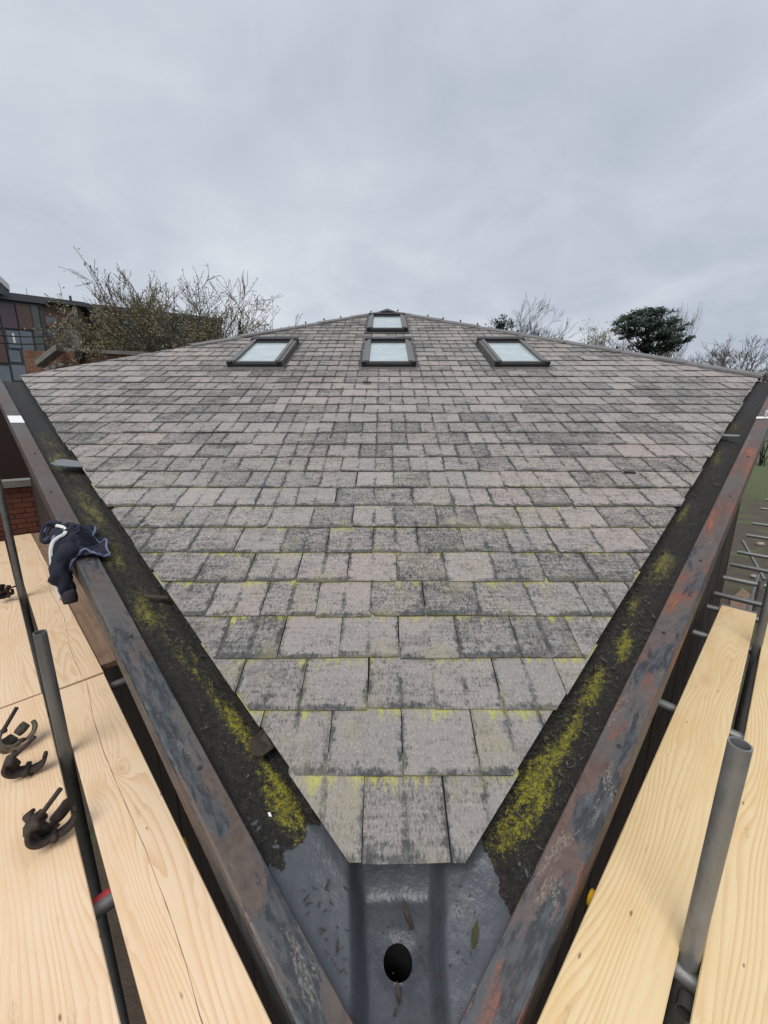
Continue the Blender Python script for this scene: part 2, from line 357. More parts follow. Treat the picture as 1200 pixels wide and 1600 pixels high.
def m_galv(name='galvanised_steel', k=1.0):
    n = NM(name); P = n.pos(); r = n.rnd(); g = n.noise(P, 12, 4, .65); f = n.noise(n.mapv(P, (1, 1, .35)), 60, 3, .7)
    c = n.mix(g, tuple(k * x for x in (0.15, 0.155, 0.155)), tuple(k * x for x in (0.30, 0.305, 0.30))); c = n.mix(n.ss(f, .58, .75, 0, .6), c, (0.10, 0.09, 0.08))
    c = n.mix(n.ss(n.noise(P, 4, 3), .62, .72, 0, .45), c, (0.16, 0.085, 0.05))
    return n.fin(c, n.ss(g, .3, .7, .38, .6), 0.45, .5)

def m_leaf(name, a, b, trans=0.25):
    n = NM(name); r = n.isl(); c = n.mix(r, a, b); n.fin(c, .6, 0, .25)
    tr = n.new('ShaderNodeBsdfTranslucent'); n.put(tr.inputs[0], c); ms = n.new('ShaderNodeMixShader'); ms.inputs[0].default_value = trans
    n.t.links.new(n.p.outputs[0], ms.inputs[1]); n.t.links.new(tr.outputs[0], ms.inputs[2]); n.t.links.new(ms.outputs[0], n.o.inputs[0])
    return n.m

def m_ground():
    n = NM('lawn_and_soil'); P = n.pos(); x = n.xyz(P)
    d = n.math('SQRT', n.math('ADD', n.math('MULTIPLY', n.math('SUBTRACT', x[0], 0.0), n.math('SUBTRACT', x[0], 0.0)), n.math('MULTIPLY', n.math('SUBTRACT', x[1], 8.0), n.math('SUBTRACT', x[1], 8.0))))
    e = n.math('ADD', d, n.math('MULTIPLY', n.noise(P, .6, 4, .6), 5.0)); soil = n.ss(e, 33.0, 28.0)
    g = n.mix(n.noise(P, 1.3, 5, .7), (0.040, 0.055, 0.018), (0.095, 0.115, 0.042)); g = n.mix(n.ss(n.noise(P, 30, 3, .7), .5, .7, 0, .5), g, (0.15, 0.17, 0.06))
    s = n.mix(n.noise(P, 4, 5, .7), (0.036, 0.027, 0.019), (0.105, 0.080, 0.058)); s = n.mix(n.ss(n.noise(P, .9, 3), .52, .6, 0, .9), s, g)
    n.bump(n.noise(P, 22, 4, .7), .6, .03)
    return n.fin(n.mix(soil, g, s), .95)

M = {}
M['slate'] = m_slate(); M['gutter'] = m_gutter(); M['paint'] = m_paint()
M['pineL'] = m_pine('fresh_pine_pinkish', (0.755, 0.575, 0.395), 1.3)
M['pineR'] = m_pine('fresh_pine_yellow', (0.735, 0.570, 0.335), 7.9)
M['steelL'] = m_steel('painted_steel_blue_flaking', .490, .575, (0.068, 0.049, 0.040)); M['steelR'] = m_steel('painted_steel_rusting', .525, .505, (0.078, 0.048, 0.040))
M['galv'] = m_galv(); M['galvd'] = m_galv('dull_shaded_tube', .72)  # darker copy for dull tubes; also puts shade into tubes in the gaps
M['deck'] = plain('roof_deck_dark', (0.03, 0.028, 0.026), .95)
M['ridge'] = plain('ridge_cap_grey', (0.155, 0.15, 0.15), .85, 0, .45, 14, .3)
M['ridged'] = plain('ridge_lead_dark', (0.05, 0.05, 0.052), .8, 0, .4, 10)
M['black'] = plain('black_plastic', (0.012, 0.012, 0.013), .6)
M['dark_timber'] = m_wood_old('dark_stained_timber', (0.016, 0.009, 0.007), (0.036, 0.020, 0.015))
M['old_board'] = m_wood_old('weathered_brown_board', (0.16, 0.10, 0.063), (0.27, 0.175, 0.115))
M['grey_timber'] = m_wood_old('silvered_timber', (0.14, 0.135, 0.12), (0.27, 0.26, 0.24))
M['rust'] = plain('rusty_forged_steel', (0.045, 0.032, 0.025), .75, .2, .85, 45, .9)
M['rust2'] = plain('rusty_steel_cement_splashed', (0.125, 0.105, 0.080), .8, .1, .75, 55, .5)
M['alu'] = plain('grey_aluminium_cladding', (0.15, 0.143, 0.14), .5, .3, .25, 9)
M['alud'] = plain('dark_grey_flashing', (0.042, 0.042, 0.044), .5, .3, .3, 9)
M['white'] = plain('white_paint', (0.75, 0.75, 0.73), .55, 0, .06, 6)
M['red'] = plain('red_paint', (0.30, 0.018, 0.025), .6, 0, .4, 40)
M['yellow'] = plain('yellow_plastic_cap', (0.72, 0.42, 0.015), .45, 0, .1, 20)
M['navy'] = plain('navy_fleece', (0.0095, 0.0125, 0.027), .85, 0, .4, 160, .4)
M['charcoal'] = plain('charcoal_cuff_rib', (0.033, 0.031, 0.037), .95, 0, .3, 160, .4)
M['piping'] = plain('slate_blue_piping', (0.135, 0.155, 0.25), .85, 0, .2, 120, .3)
M['zip'] = plain('white_zip_tape', (0.72, 0.71, 0.69), .7, 0, .12, 200, .3)
M['leaf_dead'] = plain('dead_leaf_brown', (0.040, 0.028, 0.020), .8, 0, .6, 60, .3)
M['leaf_mix'] = m_leaf('dead_leaves_mixed', (0.020, 0.015, 0.011), (0.11, 0.09, 0.07), .05)
M['ivy_scrap'] = plain('mossy_scrap', (0.045, 0.045, 0.012), .9, 0, .7, 50, .5)
M['slate_bit'] = plain('slate_fragment_grey', (0.16, 0.17, 0.18), .75, 0, .4, 40, .3)
M['bark'] = plain('bark_grey_brown', (0.085, 0.072, 0.062), .9, 0, .4, 12)
M['barkd'] = plain('bark_dark', (0.045, 0.038, 0.033), .9, 0, .4, 12)
M['ground'] = m_ground()
def m_pane():
    n = NM('roof_window_glass'); P = n.pos(); d = n.noise(P, 5, 5, .7); c = n.mix(n.ss(d, .35, .7), (0.36, 0.43, 0.455), (0.47, 0.515, 0.525))
    return n.fin(c, n.ss(n.noise(P, 14, 4, .7), .35, .7, .03, .16), 0, .9)
M['pane'] = m_pane()

# ------------------------------------------------------------------ the ground
g = MB(); R_ = 1500
g.face([(-R_, -R_, 0), (R_, -R_, 0), (R_, R_, 0), (-R_, R_, 0)]); gr = g.build('ground', M['ground']); gr['kind'] = 'structure'

# ------------------------------------------------------------------ pavilion: frames
SLOPE = math.radians(24.905); AL = math.radians(47.2)
T = Vector((0.078, 0.845, CAMZ - 1.545))            # lowest point of the slate plane (the corner)
UPS = Vector((0, math.cos(SLOPE), math.sin(SLOPE))); XR = Vector((1, 0, 0)); NR = Vector((0, -math.sin(SLOPE), math.cos(SLOPE)))
def RP(x, t, n=0.0): return T + XR * x + UPS * t + NR * n
TZ = math.tan(SLOPE) * math.cos(AL)
KX = math.cos(SLOPE) * math.tan(AL)                 # |x| = KX * t on the valley edges
TC = 5.36; XC = KX * TC; TA = 10.2                  # side corners and apex in roof coordinates
EDGE = {}
for s_ in (-1, 1):
    ep = Vector((s_ * math.sin(AL), math.cos(AL), 0)); e = Vector((ep.x, ep.y, TZ)); L_ = e.length; e.normalize()
    EDGE[s_] = (e, Vector((s_ * math.cos(AL), -math.sin(AL), 0)), ep, L_)
def EP(side, s, o, z=0.0):      # s along the sloping edge, o outward (level), z up
    e, h, ep, L_ = EDGE[side]; return T + e * s + h * o + Vector((0, 0, z))
def PP(side, s, o, z):          # s along the edge in plan, absolute height
    e, h, ep, L_ = EDGE[side]; q = T + ep * s + h * o; return Vector((q.x, q.y, z))
def plan_so(side, p):
    e, h, ep, L_ = EDGE[side]; d = p - T; return d.dot(ep), d.dot(h)

pav = thing('pavilion', 'low pavilion with a grey slate roof, four roof windows and rusty steel edge beams', 'building', (T.x, T.y + 9.25, 0))

# slates ---------------------------------------------------------------
SW, SE, T0 = 0.308, 0.256, 0.19
def clip(poly, a, b, c):        # keep a*x + b*t <= c
    o = []
    for i in range(len(poly)):
        p, q = poly[i], poly[(i + 1) % len(poly)]; dp = a * p[0] + b * p[1] - c; dq = a * q[0] + b * q[1] - c
        if dp <= 0: o.append(p)
        if (dp < 0 < dq) or (dq < 0 < dp):
            k = dp / (dp - dq); o.append((p[0] + k * (q[0] - p[0]), p[1] + k * (q[1] - p[1])))
    return o
def area(p): return 0.5 * abs(sum(p[i][0] * p[(i + 1) % len(p)][1] - p[(i + 1) % len(p)][0] * p[i][1] for i in range(len(p))))
THK = 0.0075
def ntop(tt): return 0.0155 - tt / SE * 0.0095
def slate_geo(mb, poly, tk, x0, f=lambda x, t, n: (x, t, n)):
    n_ = len(poly)
    top = [f(x, t, ntop(t - tk)) for x, t in poly]; bot = [f(x, t, ntop(t - tk) - THK) for x, t in poly]
    U = [((x - x0) / SW, max(0.003, (t - tk) / SE)) for x, t in poly]
    fs = [tuple(range(n_))] + [(i, n_ + i, n_ + (i + 1) % n_, (i + 1) % n_) for i in range(n_)]
    uvs = [U]
    for i in range(n_):
        j = (i + 1) % n_; tail = abs(poly[i][1] - tk) < .02 and abs(poly[j][1] - tk) < .02
        uvs.append([(U[i][0], 0.0 if tail else U[i][1]), (U[i][0], 0.0 if tail else U[i][1]), (U[j][0], 0.0 if tail else U[j][1]), (U[j][0], 0.0 if tail else U[j][1])])
    mb.idx(top + bot, fs, uvs)
# four whole-slate shapes shared by all uncut slates
VAR = []
for k in range(6):
    rg = random.Random(40 + k); c0, c1 = rg.uniform(0, .004), rg.uniform(0, .004); hw = SW / 2 - .0022
    poly = [(-hw, c0), (-hw + .06, rg.uniform(0, .0025)), (hw * .2, rg.uniform(0, .002)), (hw - .05, rg.uniform(0, .0025)), (hw, c1), (hw, SE + .085), (-hw, SE + .085)]
    if k == 4: poly = [(-hw, .03), (-hw + .022, .004)] + poly[1:]
    if k == 5: poly = poly[:3] + [(hw - .035, .003), (hw - .012, .014), (hw, .045)] + poly[5:]
    mb = MB(); slate_geo(mb, poly, 0.0, -SW / 2); VAR.append(mb.mesh('slate', M['slate']))
SKY = [(-2.01, 5.72, 0.80, 1.42), (-0.006, 5.72, 0.80, 1.42), (1.985, 5.72, 0.80, 1.42), (-0.012, 7.98, 0.79, 1.44)]   # x centre, t low, width, length
pieces = []
HA = (TA - TC) / XC                                 # hip: t = TA - HA*|x|
for k in range(40):
    tk = T0 + SE * k; t1 = tk + SE + .085
    if k == 0: tk += 0
    m0 = 0.5 if k % 2 else 0.0
    for i in range(-22, 23):
        x0 = (i + m0 - 0.5) * SW - SW / 2 + SW / 2; x1 = x0 + SW
        rect = [(x0 + .0022, tk), (x1 - .0022, tk), (x1 - .0022, t1), (x0 + .0022, t1)]
        j1, j2 = random.uniform(-.012, .012), random.uniform(-.012, .012)
        poly = clip(rect, -1, -KX, 0.004 + j1); poly = clip(poly, 1, -KX, 0.004 + j2) if poly else []
        poly = clip(poly, -HA, 1, TA + .004) if poly else []; poly = clip(poly, HA, 1, TA + .004) if poly else []
        if len(poly) < 3 or area(poly) < .0025: continue
        vis = clip(poly, 0, 1, tk + SE)
        if len(vis) < 3 or area(vis) < .0012: continue
        inside = False
        for (sx, st, sw, sn) in SKY:
            if x0 > sx - sw / 2 - .03 and x1 < sx + sw / 2 + .03 and tk > st - .03 and tk + SE < st + sn + .03: inside = True
        if inside: continue
        pp = [proj(RP(x, t)) for x, t in vis]
        A = area(pp) if all(pp) else 0
        whole = area(poly) > area(rect) * .999
        pieces.append((A, k, tk, x0, poly, whole))
pieces.sort(key=lambda q: -q[0])
BAS = Matrix((XR, UPS, NR)).transposed().to_4x4()
rest = MB()
rr = random.Random(5)
for q, (A, k, tk, x0, poly, whole) in enumerate(pieces):
    jt = rr.gauss(0, .0032); lift = max(0, rr.gauss(0, .0014)) + (rr.uniform(.003, .007) if rr.random() < .07 else 0); rot = rr.gauss(0, .005)
    if q < 300:
        if whole:
            v_ = rr.choice([0, 1, 2, 3, 0, 1, 2, 3, 0, 1, 2, 3, 4, 5])
            mw = Matrix.Translation(RP(x0 + SW / 2 + rr.gauss(0, .001), tk + jt, lift)) @ BAS @ Matrix.Rotation(rot, 4, 'Z') @ Matrix.Rotation(rr.gauss(0, .002), 4, 'Y')
            link('slate', VAR[v_], pav, mw)
        else:
            mb = MB(); slate_geo(mb, poly, tk, x0); link('slate', mb.mesh('slate', M['slate']), pav, Matrix.Translation(RP(0, jt * .5, lift)) @ BAS)
    else:
        slate_geo(rest, poly, tk + 0, x0, lambda x, t, n: RP(x, t + jt, n + lift))
o = rest.build('slate_courses', M['slate'], pav); o['kind'] = 'stuff'
# deck below the slates and the three further slopes
mb = MB(); mb.face([RP(-.24, .26, -.012), RP(.24, .26, -.012), RP(XC - .03, TC, -.012), RP(0, TA - .02, -.012), RP(-XC + .03, TC, -.012)]); mb.build('roof_deck', M['deck'], pav)
APX = RP(0, TA)
for side in (-1, 1):            # neighbouring slopes: this one mirrored across the hip
    C_ = RP(side * XC, TC); hd = APX - C_; hp = Vector((hd.y, -hd.x, 0)).normalized()
    def mir(p): return p - hp * (2 * (p - C_).dot(hp)) + Vector((0, 0, -.03))
    q = [mir(RP(side * .02, .02)), mir(C_), mir(APX), mir(RP(-side * XC, TC))]
    mb = MB(); mb.face(q); mb.build('rear_slope', M['ridge'], pav)

# ridge caps along both hips --------------------------------------------
def ridge(side, a0, a1, step, mat, wing=.125, th=.014, lift=.012, name='ridge_cap', lap=True):
    A = RP(side * XC, TC); B = RP(0, TA); d = (B - A); L = d.length; d.normalize()
    w1 = NR.cross(d).normalized(); w1 = w1 if w1.z < 0 else -w1
    hp = Vector((d.y, -d.x, 0)).normalized(); w2 = w1 - 2 * w1.dot(hp) * hp
    up = Vector((0, 0, 1))
    a = a0
    while a < a1 - .05:
        b = min(a + step, a1); mb = MB()
        lo, hi = (lift + (.014 if lap else 0), lift) if True else 0
        j = random.gauss(0, .004)
        P = []
        for q, z in ((a - (.05 if lap else 0), lift + .012), (b, lift)):
            c = A + d * q + up * (z + j + .02)
            P += [c + w1 * wing, c, c + w2 * wing, c + w2 * wing - up * th, c - up * th, c + w1 * wing - up * th]
        mb.idx(P, [(0, 1, 7, 6), (1, 2, 8, 7), (2, 3, 9, 8), (3, 4, 10, 9), (4, 5, 11, 10), (5, 0, 6, 11), (0, 5, 4, 1), (1, 4, 3, 2), (6, 7, 10, 11), (7, 8, 9, 10)])
        mb.build(name, mat, pav)
        a = b
    return A, d, L
A, d, L = ridge(1, 0.0, 6.9, .92, M['ridge'], .16, .03, .02)
AL_, dl, LL = ridge(-1, 2.45, 7.0, .9, M['ridge'], .15, .028, .018)
ridge(-1, 0.1, 2.45, .78, M['ridged'], .05, .02, -.02, 'hip_flashing', False)
for side, A_, d_, rng in ((1, A, d, (1.9, 6.9)), (-1, AL_, dl, (3.9, 6.9))):
    a = rng[0]
    while a < rng[1]:
        p = A_ + d_ * a + Vector((0, 0, .03)); mb = MB(); h_ = random.uniform(.035, .06)
        mb.tube([p, p + Vector((0, 0, h_ * .5))], .006, 5); mb.tube([p + Vector((0, 0, h_ * .4)), p + Vector((0, 0, h_ * .75)), p + Vector((0, 0, h_))], [.012, .02, .012], 6)
        mb.build('ridge_fixing', M['black'], pav); a += random.choice([.42, .45, .47, .9])
mb = MB(); ap = APX + Vector((0, -.05, .03)); ring = [ap + Vector((.34 * math.cos(a * PI / 4), .3 * math.sin(a * PI / 4), -.11)) for a in range(8)]
mb.idx([ap + Vector((0, 0, .03))] + ring, [(0, 1 + i, 1 + (i + 1) % 8) for i in range(8)]); mb.build('apex_cap', M['ridged'], pav)

# roof windows ----------------------------------------------------------
for q, (sx, st, sw, sn) in enumerate(SKY):
    w = bpy.data.objects.new('skylight', None); COL.objects.link(w); w.location = RP(sx, st, 0)
    w.parent = pav; w.matrix_parent_inverse = ROOTINV[pav.name]; ROOTINV[w.name] = Matrix.Translation(-w.location)
    w['label'] = ['roof window at the left with grey frame', 'middle roof window of the lower row', 'roof window at the right with grey frame', 'highest roof window just below the peak'][q]
    def bx(name, mat, x0, x1, t0, t1, n0, n1):
        mb = MB(); mb.box(RP(sx + (x0 + x1) / 2, st + (t0 + t1) / 2, (n0 + n1) / 2), XR * (x1 - x0) / 2, UPS * (t1 - t0) / 2, NR * (n1 - n0) / 2); return mb.build(name, mat, w)
    hw = sw / 2
    bx('side_frame', M['alu'], -hw, -hw + .085, 0.03, sn - .02, .0, .088); bx('side_frame', M['alu'], hw - .085, hw, 0.03, sn - .02, .0, .088)
    bx('side_cover', M['alu'], -hw + .045, -hw + .10, 0.05, sn - .05, .088, .104); bx('side_cover', M['alu'], hw - .10, hw - .045, .05, sn - .05, .088, .104)
    bx('top_hood', M['alud'], -hw - .012, hw + .012, sn - .10, sn, .0, .115)
    bx('top_rail', M['alud'], -hw + .1, hw - .1, sn - .21, sn - .10, .01, .075)
    bx('bottom_rail', M['alud'], -hw - .006, hw + .006, 0.0, .055, .0, .072)
    bx('sash_bar', M['alu'], -hw + .09, hw - .09, .055, .10, .0, .083)
    bx('corner_cap', M['black'], -hw - .008, -hw + .06, -.008, .06, .06, .098); bx('corner_cap', M['black'], hw - .06, hw + .008, -.008, .06, .06, .098)
    bx('apron_flashing', M['alu'] if q != 3 else M['ridged'], -hw - .04, hw + .04, -.09, 0.0, .016, .022)
    bx('side_flashing', M['alud'], -hw - .05, -hw, -.02, sn + .05, .0, .020); bx('side_flashing', M['alud'], hw, hw + .05, -.02, sn + .05, .0, .020)
    bx('head_flashing', M['ridge'], -hw - .05, hw + .05, sn, sn + .09, .012, .024)
    bx('pane', M['pane'], -hw + .085, hw - .085, .09, sn - .205, .04, .066)

# gutter floor ----------------------------------------------------------
GZ = -.072
def fbm(p, o=4): return mn.fractal(p, 1.0, 2.0, o)
PATCH = {-1: [(.64, .06, .20, .045, 1.0), (1.0, .05, .30, .035, .8), (1.5, .07, .2, .05, .5), (1.95, .12, .25, .09, .62), (2.6, .12, .3, .09, .5), (3.3, .10, .5, .09, .62), (4.3, .10, .4, .09, .7), (4.9, .1, .4, .09, .5)],
         1: [(.64, .06, .22, .06, 1.15), (.95, .07, .2, .045, .9), (1.3, .07, .18, .045, .7), (1.62, .10, .14, .05, .8), (1.95, .05, .12, .05, .6), (2.4, .07, .2, .06, .85), (3.2, .04, .2, .05, .6), (4.4, .04, .3, .05, .5), (5.4, .03, .2, .04, .6)]}
def moss_at(side, s, o):
    v = 0
    for (s0, o0, ds, do, a) in PATCH[side]: v = max(v, a * math.exp(-((s - s0) / ds) ** 2 - ((o - o0) / do) ** 2))
    w = 1.0 + .8 * fbm(Vector((s * 4.5, o * 22, side * 9)), 5) + .45 * fbm(Vector((s * 16, o * 55, side * 5)), 3)
    return max(0, min(1.2, v * w))
def gutter_strip(side):
    ss = []; s = .30
    while s < 7.5: ss.append(s); s += max(.007, .0045 * (1 + s))
    os_ = [(-.10 + .335 * i / 44) for i in range(45)]
    V_, Fc, mo, fa, du = [], [], [], [], []
    lim = (lambda o: .47 + .05 * fbm(Vector((o * 14, 3, side))) + .35 * (.2 - o) * 0) if side < 0 else (lambda o: .40 + .05 * fbm(Vector((o * 14, 8, side))) - .9 * max(0, o - .02) * .8)
    for s in ss:
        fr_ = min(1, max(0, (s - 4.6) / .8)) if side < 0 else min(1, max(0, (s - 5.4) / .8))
        for o in os_:
            m = moss_at(side, s, o)
            lump = .006 * fbm(Vector((s * 22, o * 26, side)), 4) + .004 * fbm(Vector((s * 60, o * 60, side)), 2)
            z = GZ + .004 + (lump + m * (.012 + .014 * max(0, fbm(Vector((s * 45, o * 45, 4)), 3)))) * (1 - .9 * fr_) + .016 * max(0, (.0 - o) / .1) - .010 * math.sin(min(1, max(0, (o - .02) / .18)) * PI)
            V_.append(tuple(EP(side, s, o, z))); mo.append(m); fa.append(fr_); du.append(min(1, max(0, (s - 1.3) / 1.0)))
    n_ = len(os_)
    for i in range(len(ss) - 1):
        for j in range(n_ - 1):
            if ss[i] < lim(os_[j]): continue
            q = (i * n_ + j, i * n_ + j + 1, (i + 1) * n_ + j + 1, (i + 1) * n_ + j); Fc.append(q if side < 0 else q[::-1])
    me = bpy.data.meshes.new('gutter_lining'); me.from_pydata(V_, [], Fc); me.materials.append(M['gutter'])
    for nme, dat in (('moss', mo), ('far', fa), ('dull', du)):
        a = me.attributes.new(nme, 'FLOAT', 'POINT'); a.data.foreach_set('value', dat)
    me.polygons.foreach_set('use_smooth', [True] * len(Fc)); me.update(calc_edges=True); me.validate()
    ob = link('gutter_lining', me, pav); ob['label'] = 'mossy black gutter lining along the %s edge' % ('left' if side < 0 else 'right'); return ob
for s_ in (-1, 1): gutter_strip(s_)
# sump: painted corner with a sunk channel and an outlet hole
HX, HY, HR = .045, .888, .047
SZ = CAMZ - 1.685
def sm(a, b, x):
    x = min(1, max(0, (x - a) / (b - a))); return x * x * (3 - 2 * x)
def sump():
    st = .0075; xs = [-.56 + st * i for i in range(int(1.24 / st) + 1)]; ys = [.44 + st * i for i in range(int(.98 / st) + 1)]
    idx = {}; V_ = []; Fc = []
    for j, y in enumerate(ys):
        for i, x in enumerate(xs):
            dxx = abs(x - T.x); side = -1 if x < T.x else 1
            s, o = plan_so(side, Vector((x, y, 0)) + Vector((0, 0, T.z)))
            if o > .24 or s > .62: continue
            base = T.z + GZ + TZ * s
            base -= .010 * math.sin(min(1, max(0, (o - .02) / .18)) * PI) * sm(0, .2, s)
            hwid = .118 + .03 * sm(.75, 1.1, y); c = 1 - sm(hwid - .035, hwid + .03, abs(x - .045))
            back = 1 - sm(1.03, 1.17, y); c *= back
            z = base * (1 - c) + min(base, SZ + .012 * sm(.9, 1.05, y) + .02 * sm(.12, 0, abs(y - .5))) * c
            z += .0018 * fbm(Vector((x * 18, y * 18, 1)), 3)
            dh = math.hypot(x - HX, y - HY); px_, py_ = x, y
            if dh < HR - .006: continue
            if dh < HR + st * .8:
                k = HR / dh; px_, py_ = HX + (x - HX) * k, HY + (y - HY) * k; z -= .006
            elif dh < HR + .03: z -= .006 * (1 - (dh - HR) / .03)
            idx[(i, j)] = len(V_); V_.append((px_, py_, z))
    for (i, j) in list(idx):
        q = [(i, j), (i + 1, j), (i + 1, j + 1), (i, j + 1)]
        if all(a in idx for a in q): Fc.append([idx[a] for a in q])
    me = bpy.data.meshes.new('gutter_sump'); me.from_pydata(V_, [], Fc); me.materials.append(M['paint']); me.polygons.foreach_set('use_smooth', [True] * len(Fc)); me.update()
    ob = link('gutter_sump', me, pav); ob['label'] = 'glossy grey painted sump with a round outlet hole'
    mb = MB(); seg = 28; P = [(HX + (HR + .004) * math.cos(2 * PI * k / seg), HY + (HR + .004) * math.sin(2 * PI * k / seg), SZ + z) for z in (-.008, -.5) for k in range(seg)]
    mb.idx(P, [(k, seg + k, seg + (k + 1) % seg, (k + 1) % seg) for k in range(seg)] + [tuple(range(seg, 2 * seg))]); mb.build('outlet_pipe', M['black'], pav, True)
sump()

# steel edge beams --------------------------------------------------------
def beam(side, mat):
    oi, oo, zt, hh, th = (.212, .328, -.028, .125, .010) if side < 0 else (.185, .305, -.028, .125, .010)
    e, h, ep, L_ = EDGE[side]
    prof = [(oi, zt - .05), (oi, zt - .004), (oi + .004, zt), (oo - .012, zt), (oo - .004, zt - .003), (oo, zt - .012), (oo, zt - hh), (oo - .055, zt - hh), (oo - .055, zt - hh + th), (oo - th, zt - hh + th), (oo - th, zt - th), (oi + th, zt - th), (oi + th, zt - .05)]
    ss = [None] + [.1 + .25 * i for i in range(30)] + [7.55]; mb = MB(); n_ = len(prof); P = []; per = [0]
    for i in range(n_): a, b = prof[i], prof[(i + 1) % n_]; per.append(per[-1] + math.dist(a, b))
    rg = random.Random(side + 5)
    for s in ss:
        for o, z in prof:
            s2 = -o * math.tan(PI / 2 - AL) * L_ if s is None else s     # mitre at the corner
            P.append(EP(side, s2, o, z))
    fs, uvs = [], []
    for i in range(len(ss) - 1):
        u0 = -.25 if ss[i] is None else ss[i]; u1 = ss[i + 1]
        for k in range(n_):
            k2 = (k + 1) % n_; q = (i * n_ + k, i * n_ + k2, (i + 1) * n_ + k2, (i + 1) * n_ + k); w = [(u0, per[k]), (u0, per[k + 1]), (u1, per[k + 1]), (u1, per[k])]
            if side < 0: q = q[::-1]; w = w[::-1]
            fs.append(q); uvs.append(w)
    b = (len(ss) - 1) * n_; fs.append(tuple(b + k for k in range(n_))); uvs.append([(7.5, per[k]) for k in range(n_)])
    mb.idx(P, fs, uvs); ob = mb.build('edge_beam', mat, pav)
    ob['label'] = 'left steel edge beam with flaking blue-grey paint' if side < 0 else 'right steel edge beam streaked with red rust'
    # bolt heads on the flange
    for s in (.95, 1.75, 2.6, 3.5, 4.4):
        c = EP(side, s + rg.uniform(-.1, .1), (oi + oo) / 2 + rg.uniform(-.02, .02), zt); up = e.cross(h) * (1 if e.cross(h).z > 0 else -1)
        mb = MB(); mb.tube([c, c + up * .004, c + up * .006], [.009, .009, .005], 6); mb.build('bolt_head', M['rust'], ob); ROOTINV.setdefault(ob.name, Matrix.Identity(4))
    return ob
beamL = beam(-1, M['steelL']); beamR = beam(1, M['steelR'])
# walls below the beams: dark stained vertical boards
def cladding(side, s0, s1, o, zb, step):
    e, h, ep, L_ = EDGE[side]; s = s0
    core = MB(); a, b = PP(side, s0, o - .06, 0), PP(side, s1, o - .06, 0)
    za_, zb_ = T.z + TZ * s0 - .16, T.z + TZ * s1 - .16
    core.idx([a, b, b + Vector((0, 0, zb_)), a + Vector((0, 0, za_))], [(0, 1, 2, 3)]); core.build('wall_core', M['deck'], pav)
    while s < s1 - .01:
        b = min(s + step, s1); zt = T.z + TZ * s - .155; mb = MB(); oo = o + random.uniform(-.004, .004)
        c = PP(side, (s + b) / 2, oo, (zt + zb) / 2)
        mb.box(c, Vector((0, 0, (zt - zb) / 2)), ep * ((b - s) / 2 - .004), h * .012, .003); mb.build('cladding_board', M['dark_timber'], pav); s = b
cladding(1, .25, 5.25, .19, .02, .165); cladding(-1, .25, 6.9, .12, .02, .30)

# ------------------------------------------------------------------ scaffold boards
BZ = CAMZ - 1.5                 # top of the boards
def board(side, s0, s1, oa, ob_, mat, label, za=0.0, zb=0.0, w=.225, cat='scaffold board', th=.038, grp=None, clips=True):
    a = PP(side, s0, oa, BZ + za); b = PP(side, s1, ob_, BZ + zb); d = b - a; L = d.length; d.normalize()
    h = EDGE[side][1]; h = (h - d * h.dot(d)).normalized(); up = d.cross(h); up = up if up.z > 0 else -up
    c = (a + b) / 2 + h * w / 2 - up * th / 2
    t = thing('scaffold_board', label, cat, tuple((a + h * w / 2) - up * th), grp)
    mb = MB(); mb.box(c, d * L / 2, h * w / 2, up * th / 2, .003); mb.build('plank', mat, t)
    return t, a, b, d, h, up
bN = board(-1, -.55, 2.195, .395, .318, M['pineL'], 'pale pine scaffold board with a long split, nearest the left steel beam')
tB = board(-1, 2.21, 6.85, .316, .245, M['pineL'], 'knotty pine scaffold board running from the jacket to the brick wall', .006, .004)
board(-1, -.75, 2.235, .665, .603, M['pineL'], 'pine scaffold board with the rusty couplers lying on it', 0, 0)
board(-1, 2.245, 6.6, .606, .53, M['pineL'], 'pine scaffold board at the left edge beyond the couplers', .004, .004)
board(-1, 2.32, 6.88, .095, .03, M['old_board'], 'weathered brown board tucked under the left steel beam', -.006, -.006, .215)
bR = board(1, -.6, 3.62, .345, .318, M['pineR'], 'yellow pine scaffold board nearest the right steel beam', 0, 0, .222)
board(1, -.7, 3.9, .612, .600, M['pineR'], 'pine scaffold board along the right edge beside the short upright tube', .003, .003)
board(-1, -1.2, 3.1, .905, .835, M['pineL'], 'unseen outer left pine scaffold board, added to shade the space below')  # outer left boards: unseen, added to block light under the deck
board(-1, -1.4, 2.9, 1.14, 1.07, M['pineL'], 'unseen outermost left pine scaffold board, added to shade the space below')
board(1, -1.2, 3.6, .845, .835, M['pineR'], 'unseen outer right pine scaffold board, added to shade the space below')  # right-hand outer boards, likewise unseen and added for shade underneath
board(1, -1.4, 3.6, 1.075, 1.065, M['pineR'], 'unseen outermost right pine scaffold board, added to shade the space below')
def split(bd, w0, pts, wid, name='split'):      # an open shake in the face: a dark sliver following the grain
    t, a, b, d, h, up = bd; mb = MB(); P = []; rg = random.Random(len(pts))
    for i, (f, ww) in enumerate(pts):
        c = b - d * f + h * ww + up * .0006; k = wid * rg.uniform(.3, 1) * (0.1 if i in (0, len(pts) - 1) else 1); P += [c + h * k, c - h * k]
    mb.idx(P, [(2 * i, 2 * i + 1, 2 * i + 3, 2 * i + 2) for i in range(len(pts) - 1)]); mb.build(name, M['split'], t)
M['split'] = plain('shadowed_split_wood', (0.20, 0.115, 0.06), .9)
rg = random.Random(2); pts = [(.005 + .045 * i, .088 + .02 * math.sin(i * .13) + .0035 * fbm(Vector((i * .35, 0, 0)), 3) + .0012 * i) for i in range(46)]
